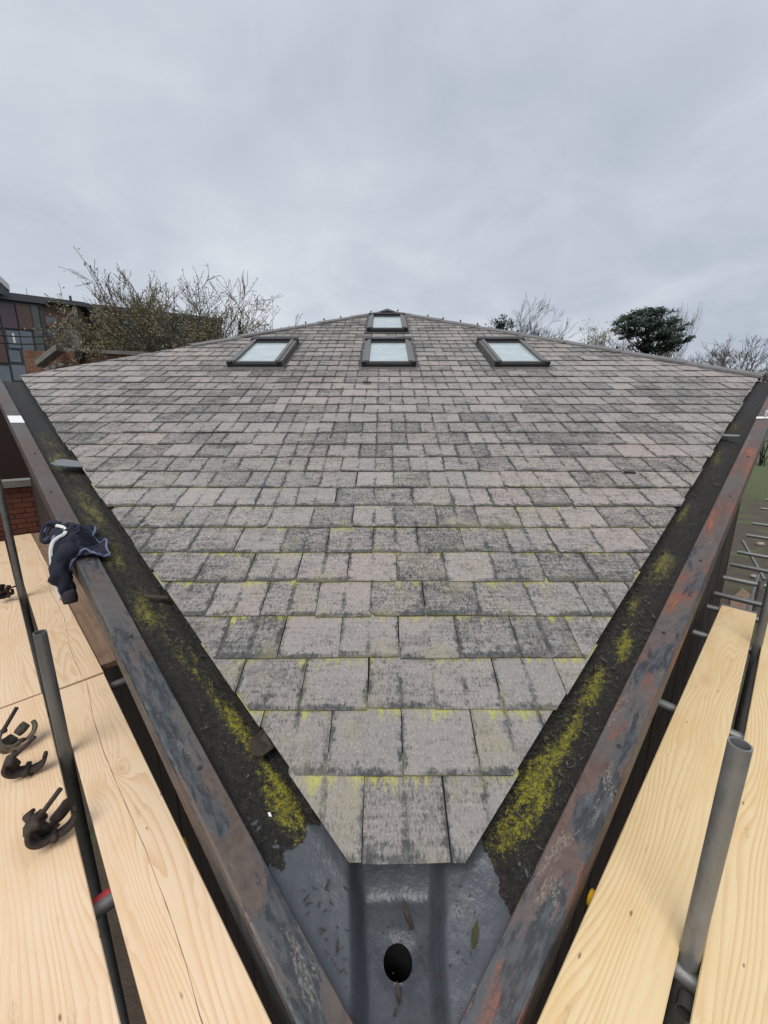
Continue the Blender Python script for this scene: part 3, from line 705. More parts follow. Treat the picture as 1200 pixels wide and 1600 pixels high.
split(bN, 0, pts, .0013); split(tB, 0, [(4.6 - .05 * i, .10 - .0012 * i + .012 * math.sin(i * .22)) for i in range(70)], .0014)
t, a, b, d, h, up = bR; mb = MB(); mb.box(b + h * .111 - up * .019 - d * .016, d * .020, h * .1125, up * .0205, .002); mb.build('end_band', M['galvd'], t)
# ------------------------------------------------------------------ scaffold tubes
TR = .02415
def tube(a, b, mat, label, r=TR, caps=None, band=None, grp='scaffold tubes'):
    a, b = Vector(a), Vector(b); d = (b - a).normalized()
    t = thing('scaffold_tube', label, 'scaffold tube', tuple(a), grp)
    mb = MB(); seg = 20; up = d.orthogonal().normalized(); w = d.cross(up); ri = r - .004
    P = [c + rad * (math.cos(2 * PI * k / seg) * up + math.sin(2 * PI * k / seg) * w) for c, rad in ((a, ri), (a, r), (b, r), (b, ri), (b - d * .25, ri), (a + d * .25, ri)) for k in range(seg)]
    fs = []
    for i, j in ((0, 1), (1, 2), (2, 3), (3, 4), (5, 0)):
        fs += [(i * seg + k, i * seg + (k + 1) % seg, j * seg + (k + 1) % seg, j * seg + k) for k in range(seg)]
    mb.idx(P, fs); ob = mb.build('pipe', mat, t, True)
    ob.data.set_sharp_from_angle(angle=math.radians(40)) if hasattr(ob.data, 'set_sharp_from_angle') else None
    if caps:
        for c, s_ in (((a, -1),) if caps == 'a' else ((b, 1),)):
            mb = MB(); mb.tube([c - d * s_ * .045, c - d * s_ * .04, c + d * s_ * .004, c + d * s_ * .008], [r + .0005, r + .003, r + .003, r - .002], 20); mb.build('end_cap', M['yellow'], t, True)
    if band:
        p0 = a + d * band[0]; p1 = a + d * band[1]; mb = MB(); mb.tube([p0, p1], r + .0008, 20, False); mb.build('paint_band', M['red'], t, True)
    return t
def clampring(p, axis, mat=None, name='clamp'):
    pass
GZ0 = 0.0
def upright(p, ztop, mat, label, **k): return tube((p[0], p[1], GZ0), (p[0], p[1], ztop), mat, label, **k)
upright((.893, .806), CAMZ - .774, M['galv'], 'short open-ended upright tube between the two right boards')
upright((-1.497, 1.503), CAMZ - .868, M['galvd'], 'open-ended upright tube between the left boards near the couplers')
pA = PP(-1, 4.05, .545, 0); upright((pA.x, pA.y), CAMZ - .42, M['galvd'], 'taller upright tube between the left boards, towards the brick wall')
pB = PP(1, 2.95, .582, 0); upright((pB.x, pB.y), CAMZ - .20, M['galvd'], 'tall dark upright tube beside the far end of the right board')
ZT = BZ - .038 - TR - .002
pC = lev(1181, 915, ZT); upright((pC.x + .05, pC.y), ZT + .05, M['galv'], 'bright upright tube joined to a transom beyond the right board end')
# transoms on the right: pixel of the inner end -> place along the wall
RT = [(1183, 757, 'farthest transom tube on the right, against the lawn'), (1179, 779, 'second farthest transom tube on the right, against the lawn'), (1175, 793, 'third farthest transom tube on the right'),
      (1146, 814, 'transom tube on the right just above the soil, fourth from the far end'), (1138, 832, 'transom tube on the right, fifth from the far end'), (1127, 858, 'transom tube on the right, sixth from the far end'), (1118, 877, 'transom tube on the right just before the bright upright'),
      (1110, 898, 'transom tube coupled to the bright upright on the right'), (1098, 923, 'transom tube just behind the far end of the right board'), (1090, 944, 'transom tube supporting the far end of the right board'),
      (1073, 985, 'transom tube under the right board, second from its far end'), (1031, 1098, 'transom tube under the middle of the right board')]
hR = EDGE[1][1]; eR = EDGE[1][2]
rg = random.Random(3)
for k, (u, v, lb) in enumerate(RT):
    s, o = plan_so(1, lev(u, v, ZT)); ln = 1.75 if k != 7 else (pC - PP(1, s, .19, 0)).dot(hR) + .05
    a = PP(1, s, .225, ZT); sk_ = rg.uniform(-.02, .02)
    tube(a, a + hR * ln + eR * sk_, M['galv'] if k not in (6, 8) else M['galvd'], lb)
s, o = plan_so(1, lev(902, 1385, ZT)); a = PP(1, s, .326, ZT); tube(a, a + hR * 1.3, M['galv'], 'yellow-capped transom tube under the near end of the right board', caps='a')
s, o = plan_so(1, lev(1085, 1482, ZT)); a = PP(1, s, .43, ZT); tube(a, a + hR * 1.1, M['galvd'], 'tube seen in the gap below the short right upright')
s, o = plan_so(-1, lev(300, 1312, ZT)); a = PP(-1, s, .350, ZT); hL = EDGE[-1][1]; eL = EDGE[-1][2]
tube(a, a + hL * 1.3, M['galvd'], 'yellow-capped transom tube under the left board beside the beam', caps='a')
s, o = plan_so(-1, lev(178, 1071, ZT)); a = PP(-1, s, .23, ZT); tube(a, a + hL * 1.3, M['galvd'], 'transom tube under the joint of the left boards')
s, o = plan_so(-1, lev(165, 1405, ZT)); a = PP(-1, s, .45, ZT); tube(a, a + hL * 1.0, M['galvd'], 'red-banded tube showing in the gap between the left boards', band=(.12, .18))
a = PP(1, .1, .60, ZT - .055); tube(a + eR * .4, a + eR * 6.5, M['galvd'], 'ledger tube running under the gap between the right boards')
a = PP(1, 3.2, 1.12, ZT - .052); tube(a, a + eR * 6.0, M['galvd'], 'long ledger tube carrying the right transoms on their outer side')
a = PP(1, 3.9, .40, ZT - 1.35); tube(a, a + eR * 6.0, M['galvd'], 'low ledger tube near the soil below the right transoms')
for s_, o_, z_, lb in ((6.6, .62, .3, 'dark upright tube among the far right transoms'), (5.4, 1.05, -.02, 'short upright tube at the outer ends of the right transoms')):
    q = PP(1, s_, o_, 0); upright((q.x, q.y), ZT + z_, M['galvd'], lb)
a = PP(1, 5.0, .42, ZT - .9); tube(a, a + hR * 1.4, M['galvd'], 'lower transom tube in shadow beyond the right board end')
a = lev(1160, 845, CAMZ - 2.0); b = lev(1181, 882, CAMZ - 2.3); tube(a, b + (b - a) * .6, M['galv'], 'blue-grey diagonal brace tube behind the right transoms')

# couplers ---------------------------------------------------------------
def coupler_parts(t, X, Y, Z, o, sc, mat, kind):
    """a double coupler: two curved jaws back to back, each with a hinged flap and a swing bolt"""
    def P(x, y, z): return o + (X * x + Y * y + Z * z) * sc
    def band(cx, cz, a0, a1, r, wid, th, y0, ax, name):
        mb = MB(); n_ = 12; pts = []
        for i in range(n_ + 1):
            a = a0 + (a1 - a0) * i / n_; w = wid * (1 - .28 * abs(2 * i / n_ - 1) ** 3)
            for rr_, yy in ((r, -w), (r, w), (r + th, w * .9), (r + th, -w * .9)):
                q = (cx + rr_ * math.cos(a), yy, cz + rr_ * math.sin(a)) if ax == 'y' else (yy + cx, rr_ * math.cos(a) + y0, cz + rr_ * math.sin(a))
                pts.append(P(*q))
        fs = []
        for i in range(n_):
            for k in range(4): fs.append((i * 4 + k, i * 4 + (k + 1) % 4, i * 4 + 4 + (k + 1) % 4, i * 4 + 4 + k))
        fs += [(0, 1, 2, 3), (n_ * 4 + 3, n_ * 4 + 2, n_ * 4 + 1, n_ * 4)]
        mb.idx(pts, fs); return mb.build(name, mat, t, True)
    R0 = .027
    band(0, .034, PI * 1.02, PI * 1.98, R0, .021, .010, 0, 'y', 'saddle')                 # lower saddle, open upward
    if kind != 'flap': band(.010, .030, PI * .9, PI * 2.02, R0, .021, .010, .050, 'x', 'saddle')
    band(.010, .060, PI * -.22, PI * .45, R0 + .004, .017, .008, 0, 'y', 'flap')           # hinged flap standing open
    for hx, hz in ((-.030, .034), (.033, .036)):
        mb = MB(); mb.tube([P(hx, -.024, hz), P(hx, .024, hz)], .008 * sc, 8); mb.build('hinge_pin', M['rust'], t, True)
    if kind != 'flap':
        band(.012, .052, PI * .55, PI * 1.05, R0 + .003, .016, .008, .052, 'x', 'flap')
        mb = MB(); mb.tube([P(-.012, .052, .012), P(-.012, .085, .006), P(-.006, .104, .016)], [.008 * sc, .011 * sc, .006 * sc], 8); mb.build('wedge_lug', mat, t, True)
    for (p0, p1) in (((-.030, 0, .034), (-.052, .010, .105)),) + ((((.030, .050, .030), (.082, .066, .040)),) if kind != 'flap' else (((.033, 0, .036), (.09, -.008, .032)),)):
        a, b = P(*p0), P(*p1); d_ = (b - a).normalized(); mb = MB(); mb.tube([a, b], .0062 * sc, 8); bo = mb.build('bolt', M['rust'], t, True)
        ROOTINV[bo.name] = ROOTINV[t.name]
        c = a + (b - a) * .80; mb = MB(); mb.tube([c - d_ * .010 * sc, c + d_ * .008 * sc], .0135 * sc, 6); mb.tube([c + d_ * .008 * sc, c + d_ * .011 * sc], .016 * sc, 10); mb.build('nut', M['rust'], bo)
    mb = MB(); mb.box(P(.002, .022, .008), X * .022 * sc, Y * .020 * sc, Z * .008 * sc, .003); mb.build('body_plate', mat, t)
def coupler(u, v, rotz, tilt, roll, label, mat, kind='double', sc=1.0, dz=0.0):
    p = lev(u, v, BZ); t = thing('scaffold_coupler', label, 'scaffold coupler', tuple(p), 'loose couplers on the left boards')
    R = Matrix.Rotation(rotz, 3, 'Z') @ Matrix.Rotation(tilt, 3, 'Y') @ Matrix.Rotation(roll, 3, 'X')
    coupler_parts(t, R @ Vector((1, 0, 0)), R @ Vector((0, 1, 0)), R @ Vector((0, 0, 1)), p + Vector((0, 0, .012 + dz)), sc, mat, kind)
coupler(50, 1337, .45, 1.15, -.35, 'dark rusty coupler with open jaws, nearest of the loose couplers', M['rust'], sc=1.42, dz=.05)
coupler(14, 1222, .75, 1.2, .25, 'dark rusty coupler with a curved flap sticking up, in the middle', M['rust'], 'flap', 1.4, .045)
coupler(6, 1186, .3, .9, -.9, 'cement-splashed coupler farthest of the three by the board joint', M['rust2'], 'double', 1.4, .055)
coupler(2, 942, 1.2, .4, .9, 'small dark coupler cut off by the left edge of the picture', M['rust'], 'double', 1.2, .045)

# ------------------------------------------------------------------ jacket (cloth settled on the left beam)
def jacket():
    e, h, ep, L_ = EDGE[-1]; nrm = e.cross(h); nrm = nrm if nrm.z > 0 else -nrm
    def LW(s, o, n): return T + e * (s + .34) + h * (o + .025) + nrm * n + Vector((0, 0, -.028))
    Nn = 46; rng = np.random.default_rng(11)
    rs, ro = .60, .58; ds, do = rs / (Nn - 1), ro / (Nn - 1)
    gi, gj = np.meshgrid(np.arange(Nn), np.arange(Nn), indexing='ij')
    P = np.zeros((Nn, Nn, 3)); cs, co = 2.40, .285
    P[..., 0] = cs + (gi / (Nn - 1) - .5) * .36; P[..., 1] = co + (gj / (Nn - 1) - .5) * .27
    def nz(f, sd):
        out_ = np.zeros((Nn, Nn))
        for a in range(Nn):
            for b in range(Nn): out_[a, b] = mn.noise(Vector((a / Nn * f, b / Nn * f, sd)))
        return out_
    P[..., 2] = .13 + .085 * nz(3.6, 1.0) + .04 * nz(6.5, 5.0); P[..., 0] += .05 * nz(3.8, 9.0); P[..., 1] += .05 * nz(3.8, 13.0)
    Q = P.copy(); gvec = np.array([-.05, 0, -1.0]) * 9.8; dt = .012
    cons = []
    def add(di, dj, k):
        r = math.hypot(di * ds, dj * do); a0 = (slice(0, Nn - di), slice(0, Nn - dj) if dj >= 0 else slice(-dj, Nn)); b0 = (slice(di, Nn), slice(dj, Nn) if dj >= 0 else slice(0, Nn + dj)); cons.append((a0, b0, r, k))
    add(1, 0, 1); add(0, 1, 1); add(1, 1, .7); add(1, -1, .7); add(2, 0, .18); add(0, 2, .18); add(4, 0, .10); add(0, 4, .10)
    for it in range(150):
        Vv = (P - Q) * .95; Q = P.copy(); P = P + Vv + gvec * dt * dt
        for _ in range(9):
            acc = np.zeros_like(P); w = np.zeros((Nn, Nn, 1))
            for a0, b0, r, k in cons:
                dlt = P[b0] - P[a0]; ln = np.linalg.norm(dlt, axis=-1, keepdims=True) + 1e-9; c = dlt * (1 - r / ln) * .5 * k
                acc[a0] += c; acc[b0] -= c; w[a0] += 1; w[b0] += 1
            P += acc / np.maximum(w, 1) * 1.6
            ec = (P - np.array([2.43, .275, -.01])) / np.array([.15, .10, .085]); er = np.linalg.norm(ec, axis=-1, keepdims=True); tch = er < 1.02; P = np.where(er < 1, np.array([2.43, .275, -.01]) + ec / np.maximum(er, .05) * np.array([.15, .10, .085]), P); P[..., :2] = np.where(tch, Q[..., :2] * .9 + P[..., :2] * .1, P[..., :2])
            o, n = P[..., 1], P[..., 2]
            on = (o > .205) & (o < .338) & (n < .006) & (n > -.10); dout = np.abs(o - .338)
            side = on & (dout < .012) & (n < -.012)
            P[..., 1] = np.where(side, .339, o); top = on & ~side
            fl = top | ((o <= .205) & (n < -.030))
            P[..., 2] = np.where(top, .006, np.where((o <= .205) & (n < -.030), -.030, n))
            P[..., 0] = np.where(fl, Q[..., 0], P[..., 0]); P[..., 1] = np.where(fl, Q[..., 1] * .8 + P[..., 1] * .2, P[..., 1])
    # inflate a little so folds read as thick fleece
    t = thing('jacket', 'crumpled navy fleece jacket with white zip tape draped over the left beam', 'jacket', tuple(LW(cs, .27, 0)))
    for _ in range(2): P[1:-1, 1:-1] = P[1:-1, 1:-1] * .5 + .125 * (P[2:, 1:-1] + P[:-2, 1:-1] + P[1:-1, 2:] + P[1:-1, :-2])
    for ed_ in (P[0], P[-1], P[:, 0], P[:, -1]):
        for _ in range(30): ed_[1:-1] = ed_[1:-1] * .5 + .25 * (ed_[2:] + ed_[:-2])
    for a in range(Nn):
        for b in range(Nn):
            s0_, o0_ = P[a, b, 0], P[a, b, 1]; w_ = fbm(Vector((s0_ * 5, o0_ * 5, 7)), 2) * .05
            f1 = 1 - abs(mn.noise(Vector((s0_ * 16 + o0_ * 9 + w_ * 20, o0_ * 14 - s0_ * 5, 2.0)))) * 2.2; f2 = 1 - abs(mn.noise(Vector((s0_ * 30, o0_ * 26 + s0_ * 14, 6.0)))) * 2
            P[a, b, 2] += .030 * max(-.5, f1) + .010 * f2
    P[..., 2] += .006
    V_ = [tuple(LW(*P[a, b])) for a in range(Nn) for b in range(Nn)]
    Fc = [(a * Nn + b, a * Nn + b + 1, (a + 1) * Nn + b + 1, (a + 1) * Nn + b) for a in range(Nn - 1) for b in range(Nn - 1)]
    me = bpy.data.meshes.new('body_cloth'); me.from_pydata(V_, [], Fc); me.materials.append(M['navy']); me.polygons.foreach_set('use_smooth', [True] * len(Fc))
    ob = link('body_cloth', me, t); md = ob.modifiers.new('sub', 'SUBSURF'); md.levels = 1; md.render_levels = 1; md2 = ob.modifiers.new('thick', 'SOLIDIFY'); md2.thickness = .006; md2.offset = 0
    def onp(a, b, lift=.008):       # point of the cloth at grid place a, b
        a = min(max(a, 0), Nn - 1); b = min(max(b, 0), Nn - 1); i, j = int(a), int(b); i2, j2 = min(i + 1, Nn - 1), min(j + 1, Nn - 1); fa, fb = a - i, b - j
        q = (P[i, j] * (1 - fa) * (1 - fb) + P[i2, j] * fa * (1 - fb) + P[i, j2] * (1 - fa) * fb + P[i2, j2] * fa * fb); return LW(q[0], q[1], q[2] + lift)
    def cord(name, mat, pts, r): mb = MB(); mb.tube(pts, r, 8); return mb.build(name, mat, t, True)
    cord('hem_piping', M['piping'], [onp(0, b, .003) for b in np.linspace(0, Nn - 1, 60)], .0075)
    cord('hem_piping', M['piping'], [onp(a, 0, .003) for a in np.linspace(0, Nn - 1, 60)], .007)
    cord('collar_piping', M['piping'], [onp(Nn - 1, b, .003) for b in np.linspace(10, Nn - 1, 50)], .008)
    # sleeve hanging down outside the beam
    pts = []; rad = []
    for k in range(15):
        f = k / 14; s_ = 2.27 - .16 * f; o_ = .30 + .075 * min(1, f * 3) + .012 * math.sin(f * 5); n_ = .05 - .31 * max(0, f - .06)
        pts.append(LW(s_, o_, n_)); rad.append(.047 - .006 * f + .007 * math.sin(f * 14 + 1))
    mb = MB(); mb.tube(pts[:12], rad[:12], 16); sv = mb.build('sleeve', M['navy'], t, True)
    dsp = mn
    for v in sv.data.vertices:
        nn_ = fbm(v.co * 22, 3); v.co += v.normal * .022 * nn_
    mb = MB(); mb.tube([pts[11] + (pts[10] - pts[11]) * .4, pts[12], pts[13], pts[14]], [rad[11] * 1.02, .041, .040, .036], 16); mb.build('cuff', M['charcoal'], t, True)
    # rolled neck at the outer end: rings of dark lining
    c0 = LW(2.535, .365, .045); ax = (h * .75 + nrm * .5 - e * .3).normalized(); u_ = ax.orthogonal().normalized(); w_ = ax.cross(u_)
    for k, (r, off, m_) in enumerate(((.062, 0, 'navy'), (.052, .012, 'piping'), (.040, .008, 'charcoal'), (.022, .004, 'charcoal'))):
        mb = MB(); q = [c0 + ax * (off - .01 * k) + (u_ * math.cos(a) * r * 1.15 + w_ * math.sin(a) * r * .85) * (1 + .10 * math.sin(3 * a + k)) for a in np.linspace(0, 2 * PI, 33)]
        mb.tube(q, [.018, .0075, .012, .014][k], 8, False); mb.build('rolled_collar', M[m_], t, True)
    mb = MB(); mb.tube([c0 - ax * .03, c0 - ax * .015, c0 - ax * .01], [.055, .05, .001], 16); mb.build('collar_lining', M['charcoal'], t, True)
    # white zip tape: S-curve over the body and down the sleeve
    kp = [LW(2.53, .335, .085), LW(2.49, .31, .092), LW(2.445, .30, .088), LW(2.41, .315, .080), LW(2.40, .345, .070), LW(2.385, .375, .052), LW(2.35, .395, .022), LW(2.31, .405, -.03), LW(2.25, .412, -.10), LW(2.20, .410, -.165), LW(2.165, .405, -.215)]
    kp = [p + (CAM - p).normalized() * (.042 if i < 6 else .034) for i, p in enumerate(kp)]
    pts = []
    for i in range(len(kp) - 1):
        p0, p1, p2, p3 = kp[max(i - 1, 0)], kp[i], kp[i + 1], kp[min(i + 2, len(kp) - 1)]
        for k in range(6):
            f = k / 6; pts.append(.5 * ((2 * p1) + (p2 - p0) * f + (2 * p0 - 5 * p1 + 4 * p2 - p3) * f * f + (3 * p1 - p0 - 3 * p2 + p3) * f ** 3))
    pts.append(kp[-1]); mb = MB(); ring = []
    for i, p in enumerate(pts):
        d_ = (pts[min(i + 1, len(pts) - 1)] - pts[max(i - 1, 0)]).normalized(); vw = (CAM - p).normalized(); sd_ = d_.cross(vw).normalized(); up_ = sd_.cross(d_)
        up_ = up_ if up_.dot(vw) > 0 else -up_
        ring += [p + sd_ * .0095, p + sd_ * .004 + up_ * .002, p - sd_ * .004 + up_ * .002, p - sd_ * .0095, p - up_ * .004]
    mb.idx(ring, [(i * 5 + k, i * 5 + (k + 1) % 5, i * 5 + 5 + (k + 1) % 5, i * 5 + 5 + k) for i in range(len(pts) - 1) for k in range(5)] + [(0, 1, 2, 3, 4)])
    mb.build('zip_tape', M['zip'], t)
    q = kp[-1]; mb = MB(); mb.box(q - nrm * .012, e * .009, h * .004, nrm * .014, .002); mb.build('zip_pull', M['zip'], t)
    c = LW(2.425, .35, .045); mb = MB(); mb.tube([c + nrm * z for z in (-.03, -.02, 0, .02, .028)], [.012, .026, .031, .022, .006], 14); mb.build('drawcord_toggle', M['piping'], t, True)
jacket()

# ------------------------------------------------------------------ loose bits on the roof and in the gutters
def frag(poly, frame, label, mat, cat='slate fragment', th=.006, name='slate_fragment', curl=0.0, grp=None):
    c, X, Y, Z = frame; mb = MB(); n_ = len(poly)
    zf = lambda x, y: curl * (x * x * 18)
    P = [c + X * x + Y * y + Z * (zf(x, y) + th) for x, y in poly] + [c + X * x + Y * y + Z * zf(x, y) for x, y in poly]
    mb.idx(P, [tuple(range(n_)), tuple(reversed(range(n_, 2 * n_)))] + [(i, n_ + i, n_ + (i + 1) % n_, (i + 1) % n_) for i in range(n_)])
    ob = mb.build(name, mat); return tag(ob, label, cat, grp)
eL3, hL3 = EDGE[-1][0], EDGE[-1][1]; nL = eL3.cross(hL3); nL = nL if nL.z > 0 else -nL
eR3, hR3 = EDGE[1][0], EDGE[1][1]; nRr = eR3.cross(hR3); nRr = nRr if nRr.z > 0 else -nRr
frag([(-.10, -.12), (.02, -.13), (.13, .03), (.10, .10), (.06, .09), (.05, .13), (-.01, .11), (-.06, .02)], (EP(-1, 4.05, .07, GZ + .075), eL3, hL3, (nL + hL3 * .25).normalized()), 'broken grey slate piece lying across the left gutter', M['slate_bit'], th=.008)
frag([(-.12, -.02), (.0, -.035), (.12, -.03), (.11, .02), (-.02, .03), (-.11, .025)], (EP(1, 4.9, .03, -.01), (hR3 * .85 - eR3 * .4 + nRr * .1).normalized(), (eR3 * .85 + hR3 * .4).normalized(), nRr), 'dark slate sliver tipped over the right gutter', M['slate_bit'], th=.007)
frag([(-.07, -.015), (.06, -.02), (.07, .012), (-.05, .02)], (EP(-1, 1.98, .06, GZ + .045), (hL3 * -.8 + eL3 * -.55).normalized(), eL3, nL), 'thin brown sliver of slate in the left gutter near the jacket', M['leaf_dead'], th=.006)
frag([(-.06, -.015), (.02, -.03), (.065, -.01), (.06, .012), (-.04, .012)], (RP(-.31, 5.02, .025), XR, UPS, NR), 'small black flake on the slates below the middle roof window', M['black'], th=.012)
frag([(-.05, -.006), (.055, -.016), (.05, .004), (-.045, .008)], (RP(2.05, 2.72, .020), XR, UPS, NR), 'dark splinter on the slates near the right gutter', M['black'], th=.008)
frag([(-.04, -.03), (.01, -.05), (.05, -.03), (.045, .03), (0, .045), (-.05, .03)], (EP(-1, .83, .03, GZ + .028), eL3, hL3, (nL - hL3 * .15).normalized()), 'curled dark slate offcut leaning in the left gutter by the lowest courses', M['leaf_dead'], th=.01, curl=1.0)
frag([(-.010, -.003), (.006, -.005), (.010, .002), (-.004, .004)], (EP(-1, .60, .125, GZ + .025), eL3, hL3, nL), 'tiny white chip in the left gutter beside the grey paint', M['white'], 'paint chip', .004, 'paint_chip')
frag([(-.13, -.056), (.13, -.056), (.12, .056), (-.13, .056)], (EP(-1, 5.52, .27, -.027), eL3, hL3, nL), 'white paper tag on the left steel beam', M['white'], 'tag', .002, 'paper_tag')
t = thing('beam_clip', 'shiny white metal clip hooked over the right steel beam', 'clip', tuple(EP(1, 5.55, .245, -.027)))
mb = MB(); mb.box(EP(1, 5.55, .25, -.020), hR3 * .065, eR3 * .03, nRr * .005, .002); mb.build('plate', M['white'], t)
mb = MB(); mb.tube([EP(1, 5.55, .255, -.015), EP(1, 5.55, .26, .05), EP(1, 5.55, .29, .075), EP(1, 5.55, .34, .07), EP(1, 5.55, .36, .03)], .012, 8); mb.build('hook', M['white'], t, True)
def leaf(c, dirv, n, L, wd, curl, label, mat=None, name='dead_leaf', cat='dead leaf', grp='dead leaves in the sump'):
    dirv = (dirv - n * dirv.dot(n)).normalized(); w = n.cross(dirv); mb = MB(); P = []
    K = 7
    for i in range(K):
        f = i / (K - 1); ww = wd * math.sin(PI * min(1, f * .93 + .05)) ** .7; z = curl * (f - .5) ** 2 * 4 * L * .3
        c_ = c + dirv * (f - .5) * L + n * (z + .002)
        P += [c_ + w * ww + n * curl * ww * .9, c_, c_ - w * ww + n * curl * ww * .6]
    mb.idx(P, [q for i in range(K - 1) for q in ((i * 3, i * 3 + 1, i * 3 + 4, i * 3 + 3), (i * 3 + 1, i * 3 + 2, i * 3 + 5, i * 3 + 4))])
    return tag(mb.build(name, mat or M['leaf_dead'], None, True), label, cat, grp)
UPV = Vector((0, 0, 1))
def sp(u, v, z): return lev(u, v, z)
fl = SZ + .006
def psurf(u, v, up=.004):        # on the painted plateau beside the sump
    z = T.z + GZ
    for _ in range(6):
        p = lev(u, v, z); s_, o_ = plan_so(-1 if p.x < T.x else 1, p); z = T.z + GZ + TZ * s_ - .010 * math.sin(min(1, max(0, (o_ - .02) / .18)) * PI) * sm(0, .2, s_) + up
    return lev(u, v, z)
leaf(sp(637, 1435, fl), Vector((.35, -1, 0)), UPV, .085, .010, .5, 'curled brown leaf in the sump above the outlet hole')
leaf(sp(622, 1556, fl), Vector((.15, -1, 0)), UPV, .05, .008, .6, 'dark twisted leaf just below the outlet hole')
pl = T.z + GZ + .012
leaf(psurf(690, 1523, -.02), Vector((1, .8, 0)), UPV, .035, .004, .3, 'small greenish leaf right of the outlet hole')
leaf(psurf(511, 1384), Vector((.25, 1, 0)), UPV, .035, .003, .9, 'thin curved black twig on the left grey paint')
leaf(psurf(527, 1480), Vector((-.1, 1, 0)), UPV, .04, .004, .4, 'brown seed leaf at the left lip of the sump')
leaf(psurf(742, 1462, .006), Vector((.45, 1, 0)), UPV, .075, .010, .2, 'mossy dark green scrap on the right grey paint beside the sump', M['ivy_scrap'])
leaf(sp(617, 1583, fl), Vector((.4, 1, 0)), UPV, .02, .004, .4, 'tiny dark leaf nearest the camera below the outlet')
rg = random.Random(9)
def litter(items, name, label, mat):
    mb = MB()
    for (c, dirv, n, L, wd, curl) in items:
        dirv = (dirv - n * dirv.dot(n)).normalized(); w = n.cross(dirv); P = []; K = 5
        for i in range(K):
            f = i / (K - 1); ww = wd * math.sin(PI * min(1, f * .9 + .06)) ** .7; c_ = c + dirv * (f - .5) * L + n * (curl * (f - .5) ** 2 * L + .002)
            P += [c_ + w * ww + n * curl * ww * .9, c_, c_ - w * ww + n * curl * ww * .6]
        mb.idx(P, [q for i in range(K - 1) for q in ((i * 3, i * 3 + 1, i * 3 + 4, i * 3 + 3), (i * 3 + 1, i * 3 + 2, i * 3 + 5, i * 3 + 4))])
    tag(mb.build(name, mat), label, 'leaf litter', None, 'stuff')
it = []
while len(it) < 34:
    u, v = rg.uniform(465, 545), rg.uniform(1385, 1580)
    if u < 440 + (v - 1385) * .55 + 12: continue
    it.append((psurf(u, v), Vector((rg.uniform(-1, 1), rg.uniform(-1, 1), 0)), UPV, rg.choice([rg.uniform(.004, .010), rg.uniform(.004, .010), rg.uniform(.012, .028)]), rg.uniform(.0012, .003), .4))
for k in range(14): it.append((psurf(rg.uniform(702, 745), rg.uniform(1375, 1510)), Vector((rg.uniform(-1, 1), rg.uniform(-1, 1), 0)), UPV, rg.uniform(.004, .014), rg.uniform(.001, .0025), .4))
for k in range(12): it.append((sp(rg.uniform(600, 672), rg.uniform(1400, 1590), fl), Vector((rg.uniform(-1, 1), rg.uniform(-1, 1), 0)), UPV, rg.uniform(.004, .010), rg.uniform(.0012, .0025), .4))
litter(it, 'leaf_litter', 'dark specks of leaf litter scattered on the grey sump paint', M['leaf_dead'])
for side in (-1, 1):
    it = []; e3, h3 = EDGE[side][0], EDGE[side][1]; n3 = nRr if side > 0 else nL
    for k in range(170 if side > 0 else 90):
        s_ = rg.choice([rg.uniform(.5, 1.3), rg.uniform(1.3, 2.1), rg.uniform(.6, 4.2)]); o_ = rg.uniform(-.01, .18)
        it.append((EP(side, s_, o_, GZ + .018), e3 * rg.uniform(-1, 1) + h3 * rg.uniform(-1, 1), n3, rg.choice([rg.uniform(.006, .02), rg.uniform(.006, .02), rg.uniform(.02, .045)]), rg.uniform(.0012, .005), rg.uniform(.2, .9)))
    litter(it, 'leaf_litter', 'dead brown leaf litter lying along the %s gutter' % ('right' if side > 0 else 'left'), M['leaf_mix'])

# ------------------------------------------------------------------ adjoining brick wall with a dark recess (left)
M['brick'] = plain('red_brown_brick', (0.15, 0.052, 0.030), .9, 0, .6, 7, .3)
M['mortar'] = plain('pale_mortar', (0.19, 0.155, 0.12), .95, 0, .3, 20)
eL, hL = EDGE[-1][2], EDGE[-1][1]
WS = 6.98; ZB1 = CAMZ - .83
bw = thing('brick_wall', 'red brick wall under a grey timber rail at the end of the left boards', 'wall', tuple(PP(-1, WS, .9, 0)))
mb = MB(); mb.box(PP(-1, WS + .12, .9, ZB1 / 2 - .01), hL * 1.0, eL * .108, Vector((0, 0, ZB1 / 2 - .012))); mb.build('mortar_core', M['mortar'], bw)
brk = []
for v_ in range(3):
    mb = MB(); mb.box((0, 0, 0), Vector((.1065, 0, 0)), Vector((0, .02, 0)), Vector((0, 0, .0325)), .003); brk.append(mb.mesh('brick', M['brick']))
BR = Matrix((hL, eL, Vector((0, 0, 1)))).transposed().to_4x4()
rg = random.Random(21); row = 0; z = ZB1 - .04
while z > BZ - .28:
    k = -.08 + (.1125 if row % 2 else 0)
    while k < 1.78:
        link('brick', brk[rg.randrange(3)], bw, Matrix.Translation(PP(-1, WS + .003 + rg.uniform(-.003, .003), k + rg.uniform(-.002, .002), z)) @ BR); k += .225
    z -= .075; row += 1
mb = MB(); mb.box(PP(-1, WS + .06, .9, ZB1 + .055), hL * 1.05, eL * .13, Vector((0, 0, .05)), .004); mb.build('timber_rail', M['grey_timber'], bw)
mb = MB(); mb.box(PP(-1, WS + .02, .62, ZB1 - .10), hL * .07, eL * .05, Vector((0, 0, .09)), .004); mb.build('grey_box', M['grey_timber'], bw)
